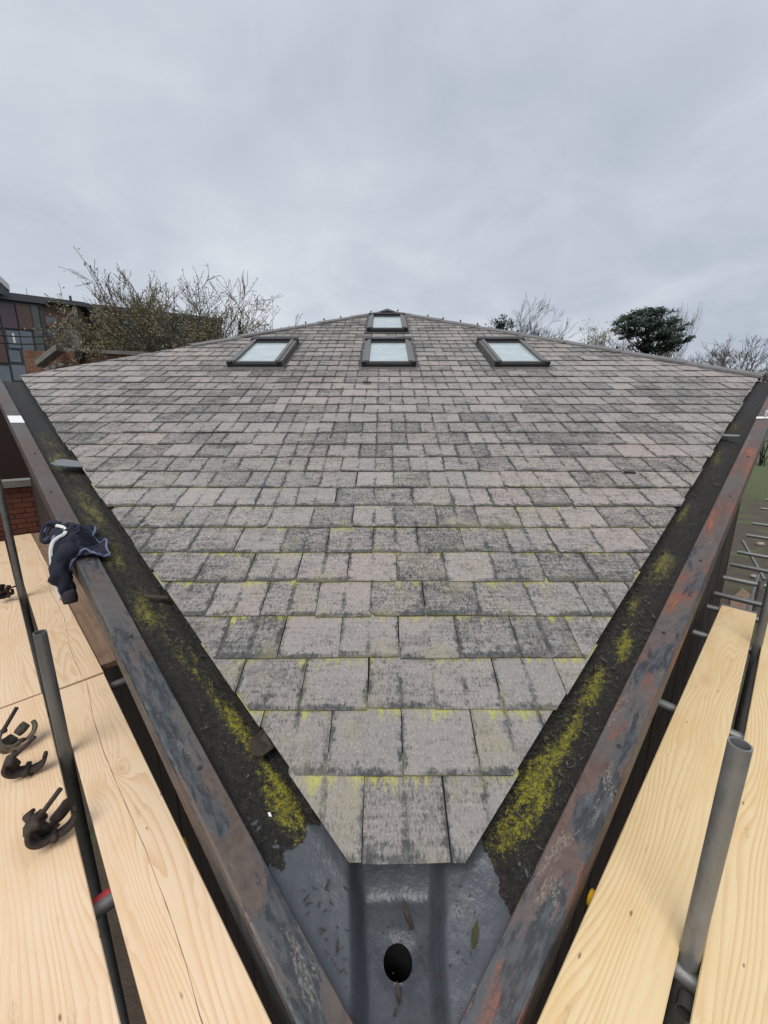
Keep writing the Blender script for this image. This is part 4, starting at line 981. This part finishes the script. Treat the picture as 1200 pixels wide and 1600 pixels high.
# deep porch behind the wall: floor, back, sides, flat roof
zt = CAMZ + .42
def slab(name, mat, s0, s1, o0, o1, z0, z1, par):
    mb = MB(); mb.box(PP(-1, (s0 + s1) / 2, (o0 + o1) / 2, (z0 + z1) / 2), hL * (o1 - o0) / 2, eL * (s1 - s0) / 2, Vector((0, 0, (z1 - z0) / 2))); return mb.build(name, mat, par)
slab('porch_back', M['dark_timber'], 10.2, 10.3, -.6, 4.2, 0, zt, bw); slab('porch_side', M['dark_timber'], 7.3, 10.2, 4.1, 4.2, 0, zt, bw); slab('porch_side', M['dark_timber'], 7.3, 10.2, -.6, -.5, 0, zt - .4, bw)
slab('porch_floor', M['old_board'], 7.25, 10.2, -.5, 4.1, ZB1 - .30, ZB1 - .2, bw); slab('porch_front', M['dark_timber'], 7.1, 7.2, 1.95, 4.2, 0, zt, bw)

# ------------------------------------------------------------------ buildings beyond the left hip
def facade(u0, v0, Y, d):           # vertical plane through the pixel at distance Y, level direction d
    p0 = at(u0, v0, Y); d = Vector(d).normalized(); n = Vector((d.y, -d.x, 0))
    def fa(u, v):
        r = ray(u, v); t = (p0 - CAM).dot(n) / r.dot(n); q = CAM + r * t; return (q - p0).dot(d), q.z
    def pt(a, z, out_=0.0): q = p0 + d * a + n * out_; return Vector((q.x, q.y, z))
    return fa, pt, d, n
def fbox(mb_name, mat, pt, d, n, a0, a1, z0, z1, o0, o1, par):
    mb = MB(); c = (pt(a0, z0, o0) + pt(a1, z1, o1)) / 2; mb.box(c, d * (a1 - a0) / 2, n * (o1 - o0) / 2, Vector((0, 0, (z1 - z0) / 2))); return mb.build(mb_name, mat, par)
def mcol(name, c, rough=.45, var=.12): return plain(name, c, rough, 0, var, 1.5)
M['purple'] = mcol('plum_cladding', (0.070, 0.045, 0.068)); M['brownp'] = mcol('brown_cladding', (0.085, 0.048, 0.040)); M['greyp'] = mcol('green_grey_cladding', (0.075, 0.085, 0.085))
M['cream'] = mcol('cream_panel', (0.42, 0.40, 0.29)); M['darkroof'] = mcol('dark_roof_edge', (0.045, 0.052, 0.058), .6)
def m_win():
    n = NM('window_glass_dark'); P = n.pos(); return n.fin(n.mix(n.noise(P, 1.1, 3), (0.045, 0.06, 0.075), (0.15, 0.18, 0.21)), .06, 0, .8)
M['win'] = m_win()
fa, pt, d, n = facade(65, 478, 18, (.86, .5, 0)); n = -n if n.dot(CAM - pt(0, 5)) < 0 else n
def pt(a, z, o=0.0, p0=at(65, 478, 18), d=d, n=n): q = p0 + d * a + n * o; return Vector((q.x, q.y, z))
pb = thing('panel_building', 'modern block with plum, brown and grey cladding panels at the far left', 'building', tuple(pt(-3, 0)))
zt_ = fa(40, 474.5)[1]; fbox('wall', M['darkroof'], pt, d, n, -9, 0, 0, zt_ + .05, -.35, 0, pb)
fbox('roof_edge', M['darkroof'], pt, d, n, -9.3, .18, zt_ + .05, zt_ + .20, -.45, .15, pb)
fbox('parapet_block', M['darkroof'], pt, d, n, -9.3, fa(8, 470)[0], zt_ + .20, zt_ + .62, -.9, .3, pb); fbox('parapet_cap', M['white'], pt, d, n, -9.4, fa(10, 470)[0], zt_ + .62, zt_ + .9, -.9, .38, pb)
def cell(name, mat, u0, u1, v0, v1, o1=.05, gap=.03):
    a0 = fa(u0, (v0 + v1) / 2)[0]; a1 = fa(u1, (v0 + v1) / 2)[0]; z1 = fa((u0 + u1) / 2, v0)[1]; z0 = fa((u0 + u1) / 2, v1)[1]
    return fbox(name, mat, pt, d, n, a0 + gap, a1 - gap, z0 + gap, z1 - gap, -.02, o1, pb)
cell('panel', M['greyp'], -40, 0, 474, 512); cell('panel', M['purple'], 0, 27, 474, 514); cell('panel', M['brownp'], 27, 53, 475, 516); cell('panel', M['greyp'], 53, 68, 477, 569)
cell('panel', M['brownp'], -22, 10, 515, 567); cell('window', M['win'], 11, 33, 516, 545, .03); cell('window', M['win'], 34, 55, 517, 568, .03); cell('window', M['win'], 14, 34, 547, 567, .03)
cell('window', M['win'], -30, 18, 570, 598, .03); cell('window', M['win'], 19, 43, 570, 596, .03); cell('panel', M['cream'], 44, 68, 570, 586)
for (u0, u1, v0, v1) in ((15, 25, 517, 545), (20, 27, 548, 567)):
    cell('blind', M['white'] if v0 == 517 else M['greyp'], u0 + 4, u1, v0 + 3, v1 - 8, .035)
# overhead cables
for v0, v1, lb in ((522, 521.5, 'upper black cable crossing in front of the panel building'), (534.5, 532, 'lower black cable crossing in front of the panel building')):
    a, b = at(-25, v0 - 1, 14), at(110, v1, 18.8); m_ = [a.lerp(b, f) - Vector((0, 0, .12 * 4 * f * (1 - f))) for f in np.linspace(0, 1, 13)]
    mb = MB(); mb.tube(m_, .022, 6); tag(mb.build('overhead_cable', M['black'], None, True), lb, 'cable', 'overhead cables')
# old brick building
dB = Vector((.86, .5, 0)).normalized()
M['brickfar'] = m_brick('old_brickwork', dB.x, dB.y, (0.17, 0.070, 0.042), (0.11, 0.055, 0.038), (0.16, 0.13, 0.11))
fa2, _, d2, n2 = facade(66, 480, 21.5, (.86, .5, 0)); n2 = n
def pt2(a, z, o=0.0, p0=at(66, 480, 21.5)): q = p0 + dB * a + n * o; return Vector((q.x, q.y, z))
ob_ = thing('brick_building', 'old brick building with a white sash window behind the panel building', 'building', tuple(pt2(0, 0)))
zr = fa2(66, 473)[1]; aR = fa2(128, 500)[0]
fbox('wall', M['brickfar'], pt2, dB, n, -14, aR, 0, zr, -6, 0, ob_); fbox('cornice', M['brickfar'], pt2, dB, n, -14, aR + .1, zr - 1.15, zr - .95, -6, .12, ob_)
fbox('roof', M['darkroof'], pt2, dB, n, -14.2, aR + .3, zr, zr + .22, -6.3, .30, ob_)
a0, a1 = fa2(70, 508)[0], fa2(90, 508)[0]; z1, z0 = fa2(80, 496)[1], fa2(80, 530)[1]
w = fbox('window', M['win'], pt2, dB, n, a0, a1, z0, z1, -.02, .03, ob_); ROOTINV[w.name] = ROOTINV[ob_.name]
for f in (0, 1): fbox('frame', M['white'], pt2, dB, n, (a0, a1 - .09)[f], (a0 + .09, a1)[f], z0, z1, .03, .08, w)
fbox('frame', M['white'], pt2, dB, n, a0, a1, z1 - .12, z1 + .06, .03, .085, w); fbox('frame', M['white'], pt2, dB, n, a0, a1, (z0 + z1) / 2 - .03, (z0 + z1) / 2 + .05, .03, .083, w)
for k in range(1, 3): a = a0 + (a1 - a0) * k / 3; fbox('glazing_bar', M['white'], pt2, dB, n, a - .018, a + .018, z0, z1 - .12, .03, .06, w)
for k in (.25, .75): z = z0 + (z1 - z0) * k; fbox('glazing_bar', M['white'], pt2, dB, n, a0, a1, z - .018, z + .018, .03, .058, w)
p = pt2(fa2(108, 480)[0], zr + .2, -1); mb = MB(); mb.tube([p, p + Vector((0, 0, .55))], .06, 10); mb.build('vent_pipe', M['black'], ob_, True)
p = pt2(fa2(30, 470)[0], zr + .2, -2); mb = MB(); mb.tube([p, p + Vector((0, 0, .9))], .012, 5); mb.build('aerial', M['galvd'], ob_)
# grey shingled building with a dormer window
dG = Vector((.90, .43, 0)).normalized()
fa3, pt3_, _, nG = facade(126, 482, 24, dG); nG = -nG if nG.dot(CAM - at(126, 482, 24)) < 0 else nG
def pt3(a, z, o=0.0, p0=at(126, 482, 24)): q = p0 + dG * a + nG * o; return Vector((q.x, q.y, z))
gb = thing('shingled_building', 'long grey shingle-hung building behind the budding tree', 'building', tuple(pt3(5, 0)))
zt3 = fa3(126, 480)[1]; aE = fa3(347, 520)[0]
M['shingle'] = plain('grey_shingles', (0.072, 0.072, 0.074), .85, 0, .4, 3.0)
fbox('wall', M['shingle'], pt3, dG, nG, 0, aE, 0, zt3 - 4.2, -7, -.02, gb); fbox('upper_wall', M['darkroof'], pt3, dG, nG, 0.02, aE, zt3 - 4.2, zt3, -7, -.05, gb)
fbox('roof_edge', M['darkroof'], pt3, dG, nG, -.15, aE + .1, zt3, zt3 + .22, -7.1, .15, gb)
crs = MB(); z = zt3 - 4.2; row = 0; rg = random.Random(4)
while z < zt3 - .05:
    a = (0, .2)[row % 2]
    while a < aE - .1:
        w_ = rg.choice([.34, .4, .46]); b = min(a + w_, aE); o1 = rg.uniform(.012, .03)
        q = [pt3(a + .01, z, .04 + o1), pt3(b - .01, z, .04 + o1), pt3(b - .01, z + .25, .0), pt3(a + .01, z + .25, .0), pt3(a + .01, z, 0), pt3(b - .01, z, 0)]
        crs.idx(q, [(0, 1, 2, 3), (0, 4, 5, 1)]); a = b
    z += .22; row += 1
o = crs.build('shingle_courses', M['shingle'], gb); o['kind'] = 'stuff'
a0, a1 = fa3(244, 510)[0], fa3(263, 510)[0]; z1, z0 = fa3(250, 503)[1], fa3(250, 527)[1]
fbox('dormer_cheek', M['greyp'], pt3, dG, nG, a0 - .15, a1 + .15, z0 - .1, z1 + .15, -.1, .35, gb)
w = fbox('window', M['win'], pt3, dG, nG, a0, a1, z0, z1, .35, .37, gb); ROOTINV[w.name] = ROOTINV[gb.name]
for q in ((a0 - .05, a0 + .05), (a1 - .05, a1 + .05), ((a0 + a1) / 2 - .03, (a0 + a1) / 2 + .03)): fbox('frame', M['greyp'], pt3, dG, nG, q[0], q[1], z0, z1, .37, .41, w)
fbox('frame', M['white'], pt3, dG, nG, a0 - .05, a1 + .05, z1 - .05, z1 + .05, .37, .42, w)
mb = MB(); q = [pt3(a0 - .3, z1 + .15, .45), pt3(a1 + .3, z1 + .15, .45), pt3((a0 + a1) / 2, z1 + .75, .45)]; mb.idx(q + [p - nG * .7 for p in q], [(0, 1, 2), (0, 2, 5, 3), (1, 4, 5, 2), (0, 3, 4, 1)]); mb.build('dormer_roof', M['grey_timber'], gb)
# slatted timber screen in front of it
A_ = at(126, 540, 17.5); B_ = at(82, 552, 23.0); za0, za1 = at(126, 480, 17.5).z, A_.z; dS = Vector((B_.x - A_.x, B_.y - A_.y, 0)); LS = dS.length; dS.normalize(); nS = Vector((dS.y, -dS.x, 0))
scn = thing('timber_screen', 'slatted grey timber screen stepping up beside the brick building', 'fence', (A_.x, A_.y, 0))
k = 0; a = 0
while a < LS:
    zb_ = A_.z - .4; zt2 = za0 - .9 * a / LS * .3; big = k % 4 == 0
    mb = MB(); mb.box(Vector((A_.x, A_.y, (zb_ + zt2) / 2)) + dS * a, Vector((0, 0, (zt2 - zb_) / 2)), dS * (.07 if big else .045), nS * (.06 if big else .015), .004); mb.build('post' if big else 'slat', M['grey_timber'], scn); a += .23; k += 1
for f in (.12, .9): mb = MB(); z = A_.z - .4 + (za0 - A_.z + .4) * f; mb.box(Vector((A_.x, A_.y, z)) + dS * LS / 2 - nS * .05, dS * LS / 2, nS * .03, Vector((0, 0, .05)), .004); mb.build('rail', M['grey_timber'], scn)
mb = MB(); mb.box(Vector((A_.x, A_.y, (A_.z - .4) / 2)) + dS * LS / 2, dS * LS / 2, nS * .12, Vector((0, 0, (A_.z - .4) / 2))); mb.build('base_wall', M['darkroof'], scn)
# low brick extension with coping, pier and round white vents
fa4, pt4_, d4, _ = facade(70, 575, 15.5, (.95, .30, 0)); n4 = Vector((d4.y, -d4.x, 0))
def pt4(a, z, o=0.0, p0=at(70, 575, 15.5)): q = p0 + d4 * a + n4 * o; return Vector((q.x, q.y, z))
n4 = -n4 if n4.dot(CAM - pt4(0, 5)) < 0 else n4
M['brickn'] = m_brick('orange_brickwork', d4.x, d4.y, (0.24, 0.085, 0.040), (0.15, 0.060, 0.035), (0.20, 0.17, 0.14))
lx = thing('brick_extension', 'low brick extension with a coping and a pier behind the left roof corner', 'building', tuple(pt4(1, 0)))
zc = fa4(150, 549)[1]; z4 = fa4(115, 552)[1]
fbox('wall', M['brickn'], pt4, d4, n4, -.6, 5.5, 0, zc - .08, -3, -.02, lx); fbox('coping', M['grey_timber'], pt4, d4, n4, fa4(100, 550)[0], 5.6, zc - .08, zc + .06, -3, .1, lx)
fbox('pier', M['brickn'], pt4, d4, n4, fa4(104, 560)[0], fa4(125, 560)[0], 0, z4, -.3, .25, lx)
mb = MB(); q0, q1 = pt4(fa4(72, 572)[0], fa4(72, 572)[1], .45), pt4(fa4(103, 550)[0], fa4(103, 548)[1], .45); mb.box((q0 + q1) / 2, (q1 - q0) / 2, n4 * .30, Vector((0, 0, .10)), .01); mb.build('sloping_eave', M['grey_timber'], lx)
fbox('flue_box', M['black'], pt4, d4, n4, fa4(122, 556)[0], fa4(133, 556)[0], fa4(127, 563)[1], fa4(127, 551)[1], 0, .3, lx)
for u, v in ((86, 574), (97, 571), (77, 577)):
    a, z = fa4(u, v); p = pt4(a, z, .05); mb = MB(); mb.tube([p, p + n4 * .14, p + n4 * .2], [.085, .085, .04], 12); mb.build('round_vent', M['white'], lx, True)

# ------------------------------------------------------------------ trees
M['bud'] = m_leaf('spring_bud_leaf', (0.22, 0.19, 0.08), (0.44, 0.39, 0.22)); M['ivy'] = m_leaf('yellow_green_leaf', (0.06, 0.06, 0.014), (0.17, 0.145, 0.04))
M['needle'] = m_leaf('pine_needles', (0.010, 0.021, 0.013), (0.030, 0.050, 0.028), .1); M['pale_leaf'] = m_leaf('pale_new_leaf', (0.13, 0.13, 0.05), (0.24, 0.23, 0.11))
def tree_bare(name, label, base, height, spread, seed, mat, n_main=4, depth=5, r0=.16, leafmat=None, leaf_n=0, leaf_s=.06, fork=.28, upb=.35, grp=None, cat='tree', wig=.22, squash=None, child=3, leafdeep=2, lenk=.34):
    rg = random.Random(seed); tr = MB(); lv = MB(); base = Vector(base)
    t = thing(name, label, cat, tuple(base), grp)
    def leafat(p):
        q = Vector((rg.gauss(0, 1), rg.gauss(0, 1), rg.gauss(0, 1))).normalized(); w = q.orthogonal().normalized(); s_ = leaf_s * rg.uniform(.6, 1.35)
        c = p + Vector((rg.gauss(0, 1), rg.gauss(0, 1), rg.gauss(0, 1))) * leaf_s * .9
        lv.face([c - q * s_ * .8, c + w * s_ * .38, c + q * s_ * .8, c - w * s_ * .38])
    def grow(p, dr, L, r, dep):
        n_ = 4 if dep > 1 else 3; pts = [p]; rad = [r]; q = p; dd = dr
        for i in range(n_):
            dd = (dd + Vector((rg.gauss(0, wig), rg.gauss(0, wig), rg.gauss(0, wig) + upb * .12))).normalized(); q = q + dd * L / n_; pts.append(q); rad.append(max(.009, r * (1 - .42 * (i + 1) / n_)))
        tr.tube(pts, rad, 7 if r > .08 else (5 if r > .025 else 3), False)
        if leafmat and dep <= leafdeep:
            for k in range(leaf_n):
                f = rg.uniform(.2, 1); i = min(n_ - 1, int(f * n_)); leafat(pts[i].lerp(pts[i + 1], f * n_ - i))
        if dep == 0: return
        for k in range(child if dep > 1 else child + 1):
            f = 1.0 if k == 0 else rg.uniform(.35, .95); i = min(n_ - 1, int(f * n_)); st_ = pts[i].lerp(pts[i + 1], f * n_ - i)
            ax = Vector((rg.gauss(0, 1), rg.gauss(0, 1), rg.gauss(0, 1))).normalized(); ang = (fork * .5 if k == 0 else rg.uniform(fork, fork * 2.4))
            nd = (Matrix.Rotation(ang, 3, ax.cross(dd).normalized()) @ dd + Vector((0, 0, upb * .25))).normalized()
            if squash: nd.z *= squash; nd.normalize()
            grow(st_, nd, L * rg.uniform(.62, .84), max(.009, rad[-1] * (.9 if k == 0 else rg.uniform(.5, .75))), dep - 1)
    th_ = height * spread[1]; tp = base + Vector((rg.uniform(-.2, .2), rg.uniform(-.2, .2), th_))
    tr.tube([base, base.lerp(tp, .5) + Vector((rg.uniform(-.1, .1), 0, 0)), tp], [r0 * 1.35, r0 * 1.1, r0], 9)
    for k in range(n_main):
        a = 2 * PI * (k + rg.uniform(-.25, .25)) / n_main; tilt = spread[0] * rg.uniform(.65, 1.15)
        grow(tp - Vector((0, 0, rg.uniform(0, .1) * th_)), Vector((math.cos(a) * math.sin(tilt), math.sin(a) * math.sin(tilt), math.cos(tilt))), height * (1 - spread[1]) * lenk, r0 * rg.uniform(.5, .7), depth)
    tr.build('trunk', mat, t, True)
    if leafmat: lv.build('crown', leafmat, t)
    return t
def gp(u, v, Y): q = at(u, v, Y); return (q.x, q.y, 0), q.z        # base on the ground, height at the pixel
b, hgt = gp(252, 416, 18.5); tree_bare('budding_tree', 'spreading tree in spring bud rising behind the left hip', b, hgt, (.80, .46), 12, M['bark'], 12, 5, .15, M['bud'], 3, .054, .30, .12, wig=.17, leafdeep=1, lenk=.335)
b, hgt = gp(352, 448, 20); tree_bare('budding_tree', 'smaller budding tree just left of the ridge caps', b, hgt, (.75, .5), 31, M['barkd'], 8, 4, .09, M['bud'], 4, .048, .34, .15, wig=.2, leafdeep=1, lenk=.42)
def bush(name, label, c, rad, nleaf, s_, mat, seed, cat='bush', stems=10, grp=None):
    rg = random.Random(seed); t = thing(name, label, cat, (c.x, c.y, 0), grp); lv = MB(); tr = MB(); rad = Vector(rad)
    cl = []
    for k in range(26):
        q = Vector((rg.gauss(0, .45), rg.gauss(0, .45), rg.gauss(0, .45))); cl.append((q, rg.uniform(.12, .30)))
    for k in range(nleaf):
        q0, rr_ = rg.choice(cl); q = q0 + Vector((rg.gauss(0, rr_), rg.gauss(0, rr_), rg.gauss(0, rr_))); p = c + Vector((q.x * rad.x, q.y * rad.y, q.z * rad.z))
        a = Vector((rg.gauss(0, 1), rg.gauss(0, 1), rg.gauss(0, 1))).normalized(); w = a.orthogonal().normalized(); k_ = s_ * rg.uniform(.6, 1.4); lv.face([p - a * k_, p + w * k_ * .5, p + a * k_, p - w * k_ * .5])
    for k in range(stems):
        q0, _ = cl[k]; p = c + Vector((q0.x * rad.x, q0.y * rad.y, q0.z * rad.z)); b0 = Vector((c.x + rg.uniform(-.3, .3), c.y + rg.uniform(-.3, .3), 0)); tr.tube([b0, b0.lerp(p, .55) + Vector((rg.uniform(-.3, .3), 0, 0)), p], [.05, .035, .012], 5)
    tr.build('stems', M['barkd'], t, True); lv.build('crown', mat, t); return t
bush('climbing_shrub', 'yellow-green shrub sprawling in front of the shingled building', at(172, 510, 20.5), (1.3, .8, 1.3), 600, .045, M['ivy'], 3)
bush('climbing_shrub', 'dull green shrub behind the left ridge caps', at(300, 538, 21.0), (2.0, 1.0, .9), 900, .05, M['ivy'], 8)
bush('climbing_shrub', 'tangled shrub over the brick coping behind the left corner', at(180, 562, 16.5), (1.7, .8, .4), 600, .04, M['ivy'], 14)
bush('climbing_shrub', 'yellowish shrub in the middle of the budding tree', at(240, 515, 20.6), (1.3, .8, .8), 450, .045, M['ivy'], 19)
bush('conifer_stub', 'narrow green clipped conifer between the trees and the left ridge', at(377, 527, 19), (.14, .14, .50), 500, .05, M['ivy'], 5, 'conifer', 4)
# right-hand horizon
b, hgt = gp(825, 466, 34); tree_bare('bare_tree', 'bare winter tree with a wide twiggy crown above the right hip', b, hgt, (.36, .50), 5, M['bark'], 6, 5, .17, None, 0, .05, .27, .25, 'bare trees along the right horizon', wig=.17)
b, hgt = gp(785, 502, 32); bush('small_conifer', 'tip of a small dark conifer left of the twiggy bare tree', at(785, 510, 32), (.62, .5, .55), 800, .10, M['needle'], 2, 'conifer', 4)
b, hgt = gp(888, 492, 26); tree_bare('young_tree', 'thin young tree with a few pale leaves right of the twiggy bare tree', b, hgt, (.30, .50), 17, M['bark'], 4, 3, .07, M['pale_leaf'], 3, .05, .3, .4)
b, hgt = gp(866, 508, 27); tree_bare('young_tree', 'lower sapling with sparse pale leaves above the right hip', b, hgt, (.4, .55), 18, M['bark'], 4, 3, .05, M['pale_leaf'], 3, .05, .3, .3)
bush('pale_shrub', 'pale yellow-green shrub on the right hip line before the pine', at(931, 524, 30), (1.1, .8, .75), 900, .06, M['pale_leaf'], 6)
b, hgt = gp(962, 500, 33); tree_bare('bare_tree', 'bare round-headed tree overlapping the left of the dark pine', b, hgt, (.52, .50), 25, M['bark'], 6, 5, .14, None, 0, .05, .3, .12, 'bare trees along the right horizon', wig=.2)
b, hgt = gp(1053, 470, 52); tree_bare('poplar', 'slim upright bare poplar behind the dark pine', b, hgt, (.14, .35), 33, M['bark'], 7, 4, .17, None, 0, .05, .16, .9, 'bare trees along the right horizon', wig=.10)
b, hgt = gp(1080, 540, 34); tree_bare('bare_tree', 'low bare twiggy tree at the right foot of the pine', b, hgt, (.45, .6), 41, M['bark'], 6, 4, .09, None, 0, .05, .32, .15, 'bare trees along the right horizon', wig=.2)
b, hgt = gp(1190, 505, 25); tree_bare('bare_tree', 'bare tree with a forked trunk cut off by the right edge', b, hgt, (.30, .50), 57, M['bark'], 4, 5, .17, None, 0, .05, .30, .2, 'bare trees along the right horizon', wig=.2)
bush('hedge', 'brown bushy scrub at the far right behind the gutter end', at(1212, 625, 44), (2.6, 2.0, 4.5), 3800, .12, M['bark'], 9, 'hedge', 8)
bush('hedge', 'low dark twiggy scrub right of the forked bare tree', at(1150, 622, 46), (2.6, 2.0, 3.5), 1800, .10, M['barkd'], 10, 'hedge', 6)
# layered pine
def pine():
    rg = random.Random(77); Y = 38; b, hgt = gp(1012, 480, Y); t = thing('pine_tree', 'broad dark pine with layered flat boughs above the right hip', 'tree', b)
    tr = MB(); lv = MB(); k = at(1001, 482, Y).x - at(1000, 482, Y).x
    B = Vector(b); top = Vector((B.x + .4, B.y, hgt - .6)); tr.tube([B, B.lerp(top, .5) + Vector((-.25, 0, 0)), B.lerp(top, .8) + Vector((.1, 0, 0)), top], [.42, .30, .2, .07], 9)
    pads = [(1016, 486, 20, 5), (1002, 492, 24, 6), (1034, 492, 24, 6), (990, 500, 22, 6), (1018, 499, 26, 6), (1046, 503, 22, 6), (1000, 508, 30, 6), (1032, 511, 24, 6), (1056, 514, 17, 5), (982, 511, 22, 5), (976, 519, 14, 4),
            (1012, 519, 20, 5), (1044, 522, 26, 6), (1064, 527, 13, 4), (993, 524, 14, 4), (1026, 529, 22, 5), (1054, 534, 20, 5), (1070, 532, 8, 3), (975, 529, 9, 3), (1012, 536, 16, 4), (1040, 541, 20, 5), (1000, 541, 12, 4), (1028, 548, 20, 5)]
    for (u, v, ru, rv) in pads:
        c = at(u, v, Y + rg.uniform(-2.2, 2.2)); c.y += rg.uniform(-.5, .5)
        j = B.lerp(top, min(1, max(.35, (c.z - 1.2) / hgt))); tr.tube([j, j.lerp(c, .5) + Vector((0, 0, -.15)), c], [.10, .06, .025], 5)
        sub = [(rg.gauss(0, .52), rg.gauss(0, .5), rg.gauss(0, .4)) for _ in range(11)]
        for i in range(int(22 * ru)):
            s0 = rg.choice(sub); q = Vector(((s0[0] + rg.gauss(0, .15)) * ru * k, (s0[1] + rg.gauss(0, .15)) * ru * k * .9, (s0[2] + rg.gauss(0, .3)) * rv * k - .06 * (s0[0] ** 2) * ru * k))
            p = c + q; a = Vector((rg.gauss(0, 1), rg.gauss(0, 1), abs(rg.gauss(0, .7)) + .1)).normalized(); w = a.orthogonal().normalized(); s_ = rg.uniform(.14, .32)
            lv.face([p, p + a * s_ * .5 + w * s_ * .32, p + a * s_, p + a * s_ * .5 - w * s_ * .32])
    tr.build('trunk', M['barkd'], t, True); lv.build('crown', M['needle'], t)
pine()

# ------------------------------------------------------------------ bits on the ground at the right
rg = random.Random(15)
q = [lev(1141, 938, .02), lev(1160, 921, .02), lev(1178, 935, .02), lev(1176, 962, .02), lev(1140, 958, .02)]
mb = MB(); mb.idx([p + Vector((0, 0, .04)) for p in q] + q, [tuple(range(5))] + [(i, 5 + i, 5 + (i + 1) % 5, (i + 1) % 5) for i in range(5)]); tag(mb.build('plywood_sheet', M['old_board']), 'offcut of brown plywood lying on the soil right of the building', 'board')
def rock(p, r, label, rg):
    mb = MB(); st_ = 7; P = [];
    for i in range(1, 5):
        for k in range(st_): a = 2 * PI * k / st_; ph_ = PI * i / 5; rr_ = r * (1 + .25 * rg.uniform(-1, 1)); P.append(p + Vector((rr_ * math.sin(ph_) * math.cos(a) * 1.25, rr_ * math.sin(ph_) * math.sin(a), rr_ * math.cos(ph_) * .7 + r * .45)))
    P += [p + Vector((0, 0, r * 1.1)), p + Vector((0, 0, -r * .2))]
    fs = [(i * st_ + k, i * st_ + (k + 1) % st_, (i + 1) * st_ + (k + 1) % st_, (i + 1) * st_ + k) for i in range(3) for k in range(st_)] + [(28, (k + 1) % st_, k) for k in range(st_)] + [(29, 21 + k, 21 + (k + 1) % st_) for k in range(st_)]
    mb.idx(P, fs); tag(mb.build('stone', M['stone'], None, True), label, 'stone', 'stones on the soil right of the building')
M['stone'] = plain('pale_stone', (0.30, 0.26, 0.21), .9, 0, .35, 6, .4)
rock(lev(1188, 852, 0), .11, 'pale stone beyond the transoms, farthest of the three stones', rg); rock(lev(1177, 903, 0), .09, 'pale stone beside the bright upright tube', rg); rock(lev(1160, 888, 0), .05, 'smallest pale stone between the transoms', rg)
